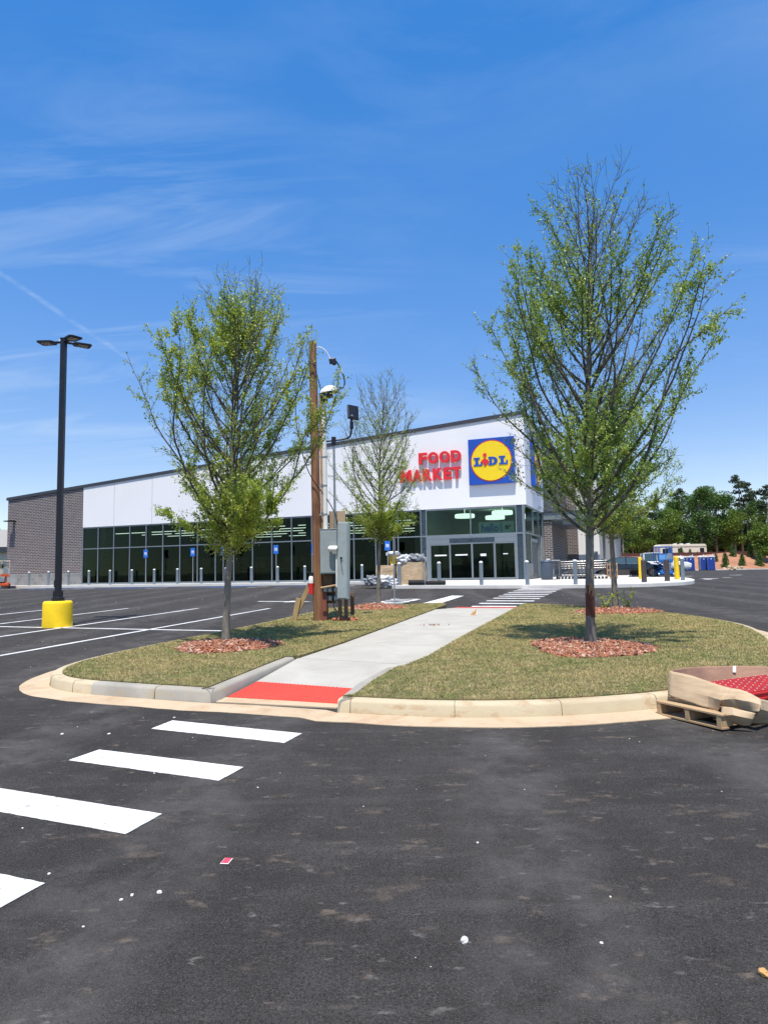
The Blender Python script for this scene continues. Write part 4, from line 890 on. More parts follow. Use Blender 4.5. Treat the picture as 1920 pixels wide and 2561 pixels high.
# ------------------------------------------------------------------ young street trees
def in_env(env, h):
    for (h0, r0), (h1, r1) in zip(env, env[1:]):
        if h0 <= h <= h1: return r0 + (r1 - r0) * (h - h0) / (h1 - h0)
    return env[-1][1] * .5 if h > env[-1][0] else env[0][1]
def make_tree(name, loc, H, fork, env, seed, nlimb, r0, leafmat, label, group, leaf=.05, dens=1.0, bare_top=.12, leanv=(0, 0), per=6, low_dense=0.0, side=None, low_r=.38, reach=1.0):
    rg = random.Random(seed); root = empty(name, loc, 0, label, 'tree', group)
    T = MB(); B = MB(); A = []
    def tp(h): 
        k = max(0.0, h / H); return Vector((leanv[0] * k ** 1.3 + .05 * math.sin(h * 1.7 + seed) * k, leanv[1] * k + .05 * math.cos(h * 1.3 + seed) * k, h))
    hs = [-.08, .02] + [H * .96 * (i / 16) for i in range(1, 17)]
    def tr(h): return max(.006, r0 * (1 - max(0, h) / H) ** .75 * (1.22 if h < .1 else 1.0))
    T.tube([tp(h) for h in hs], [tr(h) * rg.uniform(.93, 1.07) for h in hs], 12)
    def twig(p, d, ln, r, lvl, dn):
        pts = [p.copy()]; st = 3 if lvl > 1 else 5; q = p.copy(); d = d.copy()
        for i in range(st):
            d = (d + Vector((rg.gauss(0, .12), rg.gauss(0, .12), rg.gauss(.05, .08)))).normalized(); q = q + d * ln / st; pts.append(q.copy())
        B.tube(pts, [max(.0018, r * (1 - .75 * i / st)) for i in range(st + 1)], 4 if lvl > 1 else 5, cap=False)
        return pts
    def leaves(pts, n, s):
        for _ in range(n):
            i = rg.randrange(len(pts) - 1); p = pts[i].lerp(pts[i + 1], rg.random()); A.append((p + Vector((rg.gauss(0, s), rg.gauss(0, s), rg.gauss(0, s))), rg.random()))
    for i in range(nlimb):
        u = (i + rg.random() * .6) / nlimb; h0 = fork + (H * .86 - fork) * u ** 1.15
        az = i * 2.399 + rg.uniform(-.4, .4)
        inc = R(rg.uniform(48, 76) * (1 - .55 * u)); d = Vector((math.cos(az) * math.sin(inc), math.sin(az) * math.sin(inc), math.cos(inc)))
        p = tp(h0); pts = [p.copy()]; L = 0; seg = .17; lim = rg.uniform(.78, 1.12); mx = H * rg.uniform(.32, .55) * (1 - .35 * u) * reach
        while L < mx:
            d = (d + Vector((rg.gauss(0, .07), rg.gauss(0, .07), .055 + rg.gauss(0, .04)))).normalized(); p = p + d * seg; L += seg
            c = tp(p.z); e = in_env(env, p.z)
            if side: e *= 1 + side * (p.x - c.x) / max(.3, abs(p.x - c.x) + .3)
            if math.hypot(p.x - c.x, p.y - c.y) > e * lim or p.z > H * 1.0: break
            pts.append(p.copy())
        if len(pts) < 3: continue
        n = len(pts); rl = min(tr(h0) * .5, .005 + .0068 * L)
        B.tube(pts, [max(.003, rl * (1 - .85 * k / n)) for k in range(n)], 6, cap=False)
        for k in range(1, n):
            for rep in range(2 if rg.random() < .8 else 1):
                if rg.random() > .92: continue
                base = pts[k]; ld = (pts[k] - pts[k - 1]).normalized()
                side_v = Vector((rg.gauss(0, 1), rg.gauss(0, 1), rg.gauss(.1, .7))).normalized(); dd = (ld * 1.15 + side_v * .8).normalized()
                sl = rg.uniform(.20, .52) * (1 - .35 * k / n)
                sp = twig(base, dd, sl, .0042, 1, 0)
                nz = noise.noise(base * .9 + Vector((seed, 0, 0))) 
                dn = dens * (1.0 + 2.4 * nz); hh = base.z / H
                if hh > 1 - bare_top: dn *= .12
                elif hh > 1 - 2 * bare_top: dn *= .55
                if low_dense and hh < fork / H + .14: dn *= 1 + low_dense
                dn = max(.12, dn)
                leaves(sp, int(per * dn * 1.0 + rg.random()), .03)
                for w_ in range(3):
                    if rg.random() < .75:
                        a = sp[rg.randrange(1, len(sp))]; tv = (dd + Vector((rg.gauss(0, .55), rg.gauss(0, .55), rg.gauss(.1, .5)))).normalized()
                        tw = twig(a, tv, rg.uniform(.08, .24), .003, 2, 0); leaves(tw, int(per * .8 * dn + rg.random()), .022)
    # epicormic leaves low in the crown
    if low_dense:
        for _ in range(int(26 * low_dense)):
            az = rg.uniform(0, 6.283); h = fork + rg.uniform(-.10, .55); d = Vector((math.cos(az), math.sin(az), rg.uniform(-.05, .8))).normalized()
            sp = twig(tp(h), d, rg.uniform(.5, 1.7) * low_r, .005, 1, 0); leaves(sp, int(per * 1.6), .05)
            for _k in range(3): leaves(twig(sp[rg.randrange(2, len(sp))], (d + Vector((rg.gauss(0, .6), rg.gauss(0, .6), .2))).normalized(), rg.uniform(.12, .3), .003, 2, 0), int(per * 1.3), .03)
    T.build('trunk', M['bark1'], root, True); B.build('branches', M['twig'], root, True)
    nl = len(A); g = np.random.default_rng(seed); C = np.array([tuple(a[0]) for a in A])
    def unit(v): return v / np.linalg.norm(v, axis=1, keepdims=True)
    d = unit(g.normal(size=(nl, 3)) + np.array([0, 0, -.15])); s = unit(np.cross(d, g.normal(size=(nl, 3)))); nn = np.cross(d, s)
    sz = leaf * g.uniform(.6, 1.25, (nl, 1)); V = np.empty((nl, 4, 3)); V[:, 0] = C; V[:, 1] = C + d * sz * .5 + s * sz * .3 + nn * sz * .08; V[:, 2] = C + d * sz; V[:, 3] = C + d * sz * .5 - s * sz * .3 + nn * sz * .08
    fast_mesh('crown', V.reshape(-1, 3), np.arange(nl * 4).reshape(-1, 4), M[leafmat], root)
    return root
GT = 'young street trees on the islands'
z_ = lambda y: gz(y) + KH + .02
make_tree('street_tree', (-2.61, 11.05, z_(11)), 6.05, 1.50, [(1.35, .6), (2.2, 1.25), (3.2, 1.65), (4.4, 1.75), (5.0, 1.3), (5.6, .85), (6.1, .4)], 11, 66, .062, 'leaf1', 'bushy light green young tree on the left lawn in front of the windows', GT, .042, 1.65, .05, (.30, 0), 8, 2.2, low_r=.42, reach=1.15)
t2 = make_tree('street_tree', (3.01, 10.02, z_(10)), 7.35, 1.62, [(1.5, .5), (2.4, 1.1), (3.4, 1.75), (4.4, 1.95), (5.4, 1.6), (6.2, 1.05), (6.9, .6), (7.4, .3)], 5, 76, .068, 'leaf2', 'tallest tree, sparse crown and scarred trunk on the right lawn', GT, .043, 1.35, .10, (.32, 0), 9, .3, side=.14, reach=1.12)
make_tree('street_tree', (-.20, 19.3, z_(19.3)), 6.7, 1.85, [(1.6, .9), (2.4, 1.45), (3.6, 1.55), (4.8, 1.25), (5.6, .85), (6.8, .45)], 23, 54, .055, 'leaf1', 'thin half bare tree behind the meter boxes, leafy only low down', GT, .046, .70, .20, (.25, 0), 9, 3.6, side=-.12, low_r=.72, reach=1.1)
make_tree('street_tree', (5.53, 16.3, z_(16.3)), 5.3, 1.75, [(1.5, .8), (2.2, 1.5), (3.2, 2.2), (4.2, 1.9), (5.4, .6)], 31, 46, .075, 'leaf1', 'tree standing just behind and right of the tallest tree', GT, .044, 1.1, .08, (-.15, 0), 9, 3.2, side=.3, low_r=.6)
b = MB(); n = 14
for z0, z1, a0, a1, rr in ((.46, .78, 3.4, 5.9, .0835), (.74, .90, 3.9, 5.4, .083)):
    m = 8; V = []
    for z in (z0, z1):
        for k in range(m + 1):
            a = a0 + (a1 - a0) * k / m; V += [((rr-.013) * math.cos(a) + .01, (rr-.013) * math.sin(a), z + rp.uniform(-.02, .02))]
    b.add(V, [(k, k + 1, m + 2 + k, m + 1 + k) for k in range(m)])
b.build('bark_wound', M['wound'], t2)
b = MB()
for k in range(5): b.obox((.02 + rp.uniform(-.05, .05), -.075, .80 + k * .02), (.02, .006, .12), (R(10), rp.uniform(-.4, .4), 0))
b.build('torn_bark', M['stake'], t2)

def mulch(name, cx, cy, rx, ry, seed, n, label):
    rg = random.Random(seed); V = []; F = []; m = 40; zb = lambda x, y: gz(y) + KH + .012
    rings = 9; V.append((cx, cy, zb(cx, cy) + .07)); prof = lambda t: .075 * (1 - t ** 2.2) + .003
    edge_ = [1 + .10 * math.sin(3 * a + seed) + rg.uniform(-.05, .05) for a in [2 * math.pi * k / m for k in range(m)]]
    for i in range(1, rings + 1):
        t = i / rings
        for k in range(m):
            a = 2 * math.pi * k / m; x = cx + rx * t * edge_[k] * math.cos(a); y = cy + ry * t * edge_[k] * math.sin(a); V.append((x, y, zb(x, y) + prof(t) + rg.uniform(-.008, .012)))
    F += [(0, 1 + k, 1 + (k + 1) % m) for k in range(m)]
    for i in range(rings - 1):
        for k in range(m): F.append((1 + i * m + k, 1 + i * m + (k + 1) % m, 1 + (i + 1) * m + (k + 1) % m, 1 + (i + 1) * m + k))
    b = MB(); b.add(V, F, 0)
    for _ in range(n):
        a = rg.uniform(0, 6.283); t = math.sqrt(rg.random()) * 1.03; k = int(a / (2 * math.pi) * m) % m
        x = cx + rx * t * edge_[k] * math.cos(a); y = cy + ry * t * edge_[k] * math.sin(a)
        b.obox((x, y, zb(x, y) + prof(min(t, 1)) + rg.uniform(.0, .018)), (rg.uniform(.02, .075), rg.uniform(.012, .035), rg.uniform(.006, .016)), (rg.gauss(0, .6), rg.gauss(0, .6), rg.uniform(0, 6.28)), 1)
    o = b.build(name, [M['mulch'], M['chip']]); return tag(o, label, 'mulch', kind='stuff')
mulch('mulch', -2.58, 10.95, .80, .78, 1, 1500, 'red wood mulch ring round the left tree')
mulch('mulch', 2.98, 10.0, .82, .95, 2, 1900, 'red wood mulch ring round the tallest tree'); mulch('mulch', -.25, 18.6, .78, .85, 3, 800, 'red wood mulch under the thin middle tree')
mulch('mulch', 5.45, 16.0, .95, .7, 4, 900, 'red wood mulch ring round the rear right tree')

def shoot(loc, h, n, seed, label):
    rg = random.Random(seed); root = empty('sapling_shoot', loc, 0, label, 'plant', 'leafy shoots at the rear right tree'); B = MB(); Lf = MB()
    for i in range(n):
        a = rg.uniform(0, 6.28); d = Vector((math.cos(a) * .45, math.sin(a) * .45, 1)).normalized(); pts = [Vector((0, 0, 0)) + d * h * k / 4 * rg.uniform(.8, 1.1) for k in range(5)]; B.tube(pts, [.006, .005, .004, .003, .002], 5)
        for p in pts[1:]:
            for _ in range(6):
                u = Vector((rg.gauss(0, 1), rg.gauss(0, 1), rg.gauss(.2, .5))).normalized(); v = u.cross(Vector((0, 0, 1))).normalized(); s = rg.uniform(.05, .10)
                Lf.add([p, p + u * s * .5 + v * s * .28, p + u * s + Vector((0, 0, -.01)), p + u * s * .5 - v * s * .28], [(0, 1, 2, 3)])
    B.build('stem', M['bark1'], root); Lf.build('foliage', M['leaf1'], root)
shoot((5.25, 16.15, z_(16)), .42, 6, 3, 'leafy green shoot left of the rear tree trunk'); shoot((5.72, 16.1, z_(16)), .52, 6, 4, 'taller leafy green shoot hugging the rear tree trunk')

# grass blades -----------------------------------------------------------
def inside(px, py, poly):
    c = np.zeros(len(px), bool); n = len(poly)
    for i in range(n):
        x0, y0 = poly[i]; x1, y1 = poly[(i + 1) % n]
        if y0 == y1: continue
        k = ((y0 > py) != (y1 > py)) & (px < (x1 - x0) * (py - y0) / (y1 - y0) + x0); c ^= k
    return c
def grass(name, poly, dens, seed, beds, label):
    g = np.random.default_rng(seed); P_ = np.array(poly); lo = P_.min(0); hi = P_.max(0); n = int((hi - lo).prod() * dens)
    x = g.uniform(lo[0], hi[0], n); y = g.uniform(lo[1], hi[1], n)
    keep = inside(x, y, poly) & (g.random(n) < np.clip(1.35 - (y - 7) / 14, .28, 1))
    for cx, cy, rx, ry in beds: keep &= ((x - cx) / rx) ** 2 + ((y - cy) / ry) ** 2 > 1
    x = x[keep]; y = y[keep]; n = len(x); z = .0197 * y + KH + .010
    h = g.uniform(.010, .030, n); a = g.uniform(0, 6.283, n); w = g.uniform(.002, .0042, n) * np.clip(y / 8, 1, 2.2); tx = g.normal(0, .018, n); ty = g.normal(0, .018, n)
    V = np.empty((n, 3, 3)); V[:, 0] = np.stack([x - w * np.cos(a), y - w * np.sin(a), z], 1); V[:, 1] = np.stack([x + w * np.cos(a), y + w * np.sin(a), z], 1); V[:, 2] = np.stack([x + tx, y + ty, z + h], 1)
    o = fast_mesh(name, V.reshape(-1, 3), np.arange(n * 3).reshape(-1, 3), M['blade']); return tag(o, label, 'grass', kind='stuff')
grass('grass', lawnL, 4200, 1, [(-2.58, 10.95, .8, .78), (-.25, 18.6, .78, .85)], 'short sod grass on the left lawn')
grass('grass', lawnR, 4200, 2, [(2.98, 10.0, .82, .95), (5.45, 16.0, .95, .7)], 'short sod grass on the right lawn')

# ------------------------------------------------------------------ things on the pavement
def crumple(o, amp, sc, seed=0):
    for v in o.data.vertices:
        p = v.co; v.co = p + Vector((noise.noise(p * sc + Vector((seed, 0, 0))), noise.noise(p * sc + Vector((0, seed + 9, 0))), noise.noise(p * sc + Vector((0, 0, seed + 17))))) * amp
def blob(name, mat, c, r, sc, amp, parent, seed=0, sub=4):
    bm = bmesh.new(); bmesh.ops.create_icosphere(bm, subdivisions=sub, radius=1)
    for v in bm.verts:
        p = v.co.copy(); k = 1 + amp * noise.noise(p * 2.2 + Vector((seed, 3, 1))) + amp * .7 * abs(noise.noise(p * 5.5 + Vector((seed, 8, 4)))); p = p * k; p.z = max(p.z, -.75)
        v.co = Vector((c[0] + p.x * r[0], c[1] + p.y * r[1], c[2] + p.z * r[2]))
    me = bpy.data.meshes.new(name); bm.to_mesh(me); bm.free(); me.materials.append(M[mat]); me.polygons.foreach_set('use_smooth', [True] * len(me.polygons))
    o = bpy.data.objects.new(name, me); COL.objects.link(o); o.parent = parent; return o
def carton(name, w, d, h, parent, mat='card', taper=.0):
    b = MB(); t = .012; n = 10
    out = []; 
    for z in [h * k / 8 for k in range(9)]:
        k = 1 + .05 * math.sin(z / h * math.pi); out.append((z, w / 2 * k, d / 2 * k))
    V = []; ring = []
    for x, y in [(-1, -1), (-.5, -1), (0, -1), (.5, -1), (1, -1), (1, -.5), (1, 0), (1, .5), (1, 1), (.5, 1), (0, 1), (-.5, 1), (-1, 1), (-1, .5), (-1, 0), (-1, -.5)]: ring.append((x, y))
    m = len(ring)
    for z, a, c in out: V += [(x * a, y * c, z) for x, y in ring]
    for z, a, c in reversed(out[1:]): V += [(x * (a - t), y * (c - t), z) for x, y in ring]
    F = [(i * m + k, i * m + (k + 1) % m, (i + 1) * m + (k + 1) % m, (i + 1) * m + k) for i in range(len(V) // m - 1) for k in range(m)]; F.append(tuple(range(m))); F.append(tuple(len(V) - m + k for k in range(m)))
    b.add(V, F); o = b.build(name, M[mat], parent); crumple(o, .05, 2.6, w * 10); return o
x, y = 1.32, 33.7; t = empty('cardboard_bin', (x, y, pz(x, y)), R(-14), 'big brown cardboard bin with plastic rubbish bags piled on top', 'cardboard bin'); carton('carton', 1.22, 1.05, 1.08, t)
b = MB(); b.box(-.62, .62, -.52, .52, -.0, .10); b.build('pallet', M['pallet'], t)
x, y = .05, 34.1; t = empty('cardboard_bin', (x, y, pz(x, y)), R(-8), 'smaller grey brown cardboard bin under the yellow bucket', 'cardboard bin'); carton('carton', .85, .9, .95, t)
for i, (dx, dy, r, mt, lb) in enumerate([(.95, 33.5, .30, 'bagwhite', 'white plastic bag on the left of the cardboard bin'), (1.35, 33.65, .33, 'plastic', 'grey clear rubbish bag in the middle of the cardboard bin'), (1.72, 33.6, .32, 'plastic', 'dark clear rubbish bag on the right of the cardboard bin')]):
    o = blob('rubbish_bag', mt, (0, 0, 0), (r, r * .9, r * .75), 1, .55, None, i * 3.1); o.location = (dx, dy, pz(dx, dy) + 1.22); tag(o, lb, 'rubbish bag', 'plastic bags by the cardboard bins')
for i, (dx, dy, r, lb) in enumerate([(-.55, 32.95, .42, 'grey clear plastic heap on the ground left of the tree trunk'), (.0, 32.75, .40, 'white plastic bag on the ground right of the thin tree trunk'), (.33, 32.75, .26, 'small white plastic bag on the ground by the cardboard bin')]):
    o = blob('rubbish_bag', 'plastic' if i == 0 else 'bagwhite', (0, 0, 0), (r, r * .8, r * .62), 1, .7, None, 20 + i * 3.1); o.location = (dx, dy, pz(dx, dy) + r * .42); tag(o, lb, 'rubbish bag', 'plastic bags by the cardboard bins')
t = empty('bucket', (.42, 33.9, pz(0, 33.9) + 1.0), 0, 'yellow bucket lined with a white bag on the smaller bin', 'bucket'); b = MB(); b.lathe([(.19, 0), (.235, .42), (.25, .43), (.25, .46), (.22, .46), (.18, .05)], 24); b.build('bucket_body', M['bucket'], t, True, auto=40)
blob('liner_bag', 'bagwhite', (0, 0, .50), (.30, .28, .14), 1, .5, t, 4)
t = empty('rubber_roll', (2.0, 31.95, pz(2, 32) + .13), R(-18), 'black rolled mat lying on the pavement by the entrance', 'roll'); b = MB(); b.tube([(-.92, 0, 0), (-.1, .02, 0)], .13, 18); b.tube([(-.1, .05, -.02), (.85, .02, -.02)], .105, 18); b.build('rolled_mat', M['rubber'], t, True, auto=45); b = MB(); b.tube([(-.12, .02, 0), (-.08, .02, 0)], .14, 18); b.build('tie_band', M['plastic'], t)
t = empty('litter_bin', (8.75, 36.5, pz(8.7, 36.5)), 0, 'dark blue grey barrel shaped litter bin by the glass corner', 'litter bin'); b = MB(); b.lathe([(.29, 0), (.31, .04), (.325, .5), (.31, .92), (.30, .95)], 28); b.build('barrel', M['dkblue'], t, True, auto=40); b = MB(); b.lathe([(.32, .95), (.33, .97), (.29, 1.03), (.20, 1.05), (.19, 1.0)], 28); b.build('lid', M['dkblue'], t, True, auto=40); b = MB(); b.box(-.02, .16, -.1, .1, 1.03, 1.12); b.build('paper_cup', M['white'], t)

def make_cart():
    t = empty('shopping_cart', (0, 0, 0), 0, 'x', 'shopping cart', 'shopping carts lined up beside the entrance')
    b = MB(); r = .009
    for z, a, c in ((.95, .46, .29), (.82, .44, .28), (.70, .42, .265), (.58, .40, .25)):   # basket rings
        b.tube([(-a, -c, z), (a, -c, z + .03), (a, c, z + .03), (-a, c, z), (-a, -c, z)], r, 5)
    for k in range(11):
        u = -1 + 2 * k / 10; b.tube([(u * .46, -.29, .96), (u * .40, -.25, .57)], r * .7, 4); b.tube([(u * .46, .29, .96), (u * .40, .25, .57)], r * .7, 4)
    for k in range(6):
        u = -1 + 2 * k / 5; b.tube([(.46, u * .29, .98), (.40, u * .25, .58), (-.40, u * .25, .57), (-.46, u * .29, .95)], r * .7, 4)
    b.build('basket', M['chrome'], t)
    b = MB()
    for s in (-1, 1): b.tube([(-.55, s * .27, 1.03), (-.46, s * .27, .60), (-.42, s * .27, .22), (.44, s * .22, .17)], .014, 6); b.tube([(-.4, s * .26, .3), (.36, s * .24, .58)], .012, 6)
    b.tube([(.44, -.22, .17), (.44, .22, .17)], .012, 6); b.box(-.36, .40, -.22, .22, .235, .25); b.build('cart_frame', M['chrome'], t)
    b = MB(); b.tube([(-.56, -.29, 1.03), (-.56, .29, 1.03)], .019, 8); b.build('handle', M['galv'], t)
    for sx, sy in ((-.40, -.25), (-.40, .25), (.42, -.20), (.42, .20)): b = MB(); b.tube([(sx, sy - .015, .062), (sx, sy + .015, .062)], .062, 12); b.build('wheel', M['rubber'], t)
    return t
c0 = make_cart(); k = 0
def place_cart(x, y, rz, lb):
    global k
    t = c0 if k == 0 else copy_tree(c0); k += 1; t.location = (x, y, pz(x, y)); t.rotation_euler = (0, 0, rz); t['label'] = lb
for i in range(4): place_cart(9.22 + i * .10, 37.0 + i * .30, R(80), ('foremost cart of the end-on stack nearest the brick pier', 'second cart of the end-on stack nearest the brick pier', 'third cart of the end-on stack nearest the brick pier', 'rearmost cart of the end-on stack nearest the brick pier')[i])
for i in range(9): place_cart(10.15 + i * .175, 37.1 - i * .06, R(-17), ('cart at the left end of the side-on row', 'second cart from the left of the side-on row', 'third cart from the left in the row, behind a bollard', 'fourth cart from the left of the side-on row', 'middle cart of the side-on row', 'sixth cart of the row, partly behind the tall tree trunk', 'seventh cart of the row, right of the tall tree trunk', 'second last cart at the right of the row', 'cart at the right end of the side-on row')[i])
t = empty('wooden_crate', (12.15, 36.1, pz(12.1, 36)), R(10), 'small upright wooden crate at the end of the cart row', 'crate'); b = MB()
for z in (.1, .4, .7): b.box(-.22, .22, -.18, -.16, z, z + .1); b.box(-.22, .22, .16, .18, z, z + .1)
b.build('slats', M['post'], t); b = MB()
for sx in (-.2, .2):
    for sy in (-.15, .15): b.box(sx - .02, sx + .02, sy - .02, sy + .02, 0, .85)
b.build('corner_posts', M['post'], t)

# ------------------------------------------------------------------ vehicles
def make_vehicle(name, label, cat, loc, rz, L, Wd, st, gh, paint, wheels, wr, extra=None, group=None):
    """st: body stations (x, z_bottom, z_top, half width); gh: greenhouse stations (x, z_base, z_top, hw_base, hw_top)"""
    t = empty(name, loc, rz, label, cat, group)
    V = []; m = 10
    for x, zb, zt, hw in st:
        mid = zb + (zt - zb) * .55
        V += [(x, -hw * .90, zb), (x, -hw, zb + (zt - zb) * .25), (x, -hw, mid), (x, -hw * .97, zt - (zt - zb) * .12), (x, -hw * .84, zt), (x, hw * .84, zt), (x, hw * .97, zt - (zt - zb) * .12), (x, hw, mid), (x, hw, zb + (zt - zb) * .25), (x, hw * .90, zb)]
    F = [(i * m + k, i * m + (k + 1) % m, (i + 1) * m + (k + 1) % m, (i + 1) * m + k) for i in range(len(st) - 1) for k in range(m)] + [tuple(range(m)), tuple((len(st) - 1) * m + k for k in range(m))]
    b = MB(); b.add(V, F); body = b.build('body', M[paint], t, True, auto=32)
    V = [];
    for x, zb, zt, a, c in gh: V += [(x, -a, zb), (x, -c, zt), (x, c, zt), (x, a, zb)]
    F = [(i * 4 + k, i * 4 + (k + 1) % 4, (i + 1) * 4 + (k + 1) % 4, (i + 1) * 4 + k) for i in range(len(gh) - 1) for k in range(4)] + [(0, 1, 2, 3), tuple((len(gh) - 1) * 4 + k for k in (3, 2, 1, 0))]
    b = MB(); b.add(V, F); b.build('windows', M['carglass'], t, True, auto=30)
    g2 = [g for g in gh if g[2] - g[1] > .25]; b = MB()
    for i in range(len(g2) - 1):
        (x0, b0_, z0, a0, c0_), (x1, b1_, z1, a1, c1_) = g2[i], g2[i + 1]
        b.add([(x0, -c0_ - .015, z0 - .02), (x1, -c1_ - .015, z1 - .02), (x1, c1_ + .015, z1 - .02), (x0, c0_ + .015, z0 - .02), (x0, -c0_ * .9, z0 + .03), (x1, -c1_ * .9, z1 + .03), (x1, c1_ * .9, z1 + .03), (x0, c0_ * .9, z0 + .03)], [(0, 1, 5, 4), (1, 2, 6, 5), (2, 3, 7, 6), (3, 0, 4, 7), (4, 5, 6, 7), (3, 2, 1, 0)])
    for (x0, b0_, z0, a0, c0_) in g2[::1]:
        for s in (-1, 1): b.tube([(x0, s * (a0 + .008), b0_), (x0, s * (c0_ + .01), z0)], .028, 4)
    for s in (-1, 1):
        b.tube([(gh[0][0], s * gh[0][3], gh[0][1]), (g2[0][0], s * g2[0][4], g2[0][2])], .03, 4); b.tube([(gh[-1][0], s * gh[-1][3], gh[-1][1]), (g2[-1][0], s * g2[-1][4], g2[-1][2])], .03, 4)
    b.build('roof', M[paint], t, True, auto=30)
    for x in wheels:
        for s in (-1, 1):
            y = s * (Wd / 2 - .10); b = MB(); b.tube([(x, y - .115, wr), (x, y + .115, wr)], wr, 26); w = b.build('wheel', M['rubber'], t, True, auto=40)
            b = MB(); b.tube([(x, y + s * .10, wr), (x, y + s * .121, wr)], wr * .66, 20); 
            b.build('rim', M['chrome'], w); b = MB()
            for q in range(5):
                a = q * 2 * math.pi / 5; b.tube([(x + wr * .16 * math.cos(a), y + s * .122, wr + wr * .16 * math.sin(a)), (x + wr * .34 * math.cos(a), y + s * .122, wr + wr * .34 * math.sin(a)), (x + wr * .5 * math.cos(a), y + s * .122, wr + wr * .5 * math.sin(a))], [wr * .05, wr * .11, wr * .14], 6)
            b.build('rim_opening', M['rubber'], w)
            a_ = MB(); a_.tube([(x, y + s * .02, wr), (x, s * (Wd / 2 + .004), wr)], wr * 1.14, 26); a_.build('wheel_arch', M['black'], t)
    for s in (-1, 1):
        x = L / 2; b = MB(); b.obox((x - .16, s * Wd * .36, st[-2][2] * .82), (.26, .34, .13), (0, R(8), s * R(-16))); b.build('headlight', M['white'], t, bevel=.03)
        b = MB(); b.obox((-L / 2 + .05, s * Wd * .38, st[1][2] * .80), (.14, .30, .14)); b.build('tail_light', M['extred'], t, bevel=.02)
        b = MB(); b.obox((gh[-1][0] - .25, s * (Wd / 2 + .08), gh[-1][1] + .06), (.12, .20, .13)); b.build('mirror', M[paint], t, bevel=.03)
    b = MB(); b.obox((L / 2 - .01, 0, st[-2][2] * .56), (.06, Wd * .62, .20)); b.build('grille', M['black'], t)
    b = MB()
    for x in (gh[1][0] + .12, (gh[0][0] + gh[-1][0]) / 2, gh[-1][0] - .15):
        for s in (-1, 1): b.box(x - .006, x + .006, s * Wd / 2 - .004, s * Wd / 2 + .003, .38, st[len(st) // 2][2] - .08)
    b.build('door_seams', M['rubber'], t)
    return t
sed = [(-2.42, .55, .80, .60), (-2.38, .32, .98, .80), (-1.9, .24, 1.02, .90), (-.8, .20, .96, .92), (.6, .20, .94, .92), (1.1, .20, .95, .92), (2.0, .24, .84, .88), (2.34, .30, .72, .76), (2.42, .45, .60, .6)]
gsed = [(-1.95, .98, 1.00, .72, .66), (-1.25, .97, 1.36, .80, .60), (-.35, .96, 1.44, .82, .62), (.45, .95, 1.38, .82, .62), (1.25, .94, .96, .78, .72)]
make_vehicle('parked_car', 'black saloon car parked beyond the cart row', 'car', (17.4, 47.6, gz(47) + .0), R(-20), 4.84, 1.86, sed, gsed, 'carblack', (-1.42, 1.42), .335)
pk = [(-2.95, .70, 1.10, .88), (-2.9, .50, 1.22, .95), (-1.0, .45, 1.22, .98), (-.9, .45, 1.24, .98), (1.0, .45, 1.22, .98), (1.4, .45, 1.20, .98), (2.6, .48, 1.08, .94), (2.85, .55, .98, .86)]
gpk = [(-1.0, 1.2, 1.26, .88, .8), (-.85, 1.2, 1.88, .90, .74), (.15, 1.2, 1.92, .90, .74), (.75, 1.2, 1.86, .90, .72), (1.45, 1.18, 1.22, .86, .78)]
make_vehicle('pickup_truck', 'white crew cab pickup truck behind the black car', 'truck', (23.1, 58.0, gz(58)), R(-12), 5.8, 2.0, pk, gpk, 'carwhite', (-1.75, 1.85), .40)

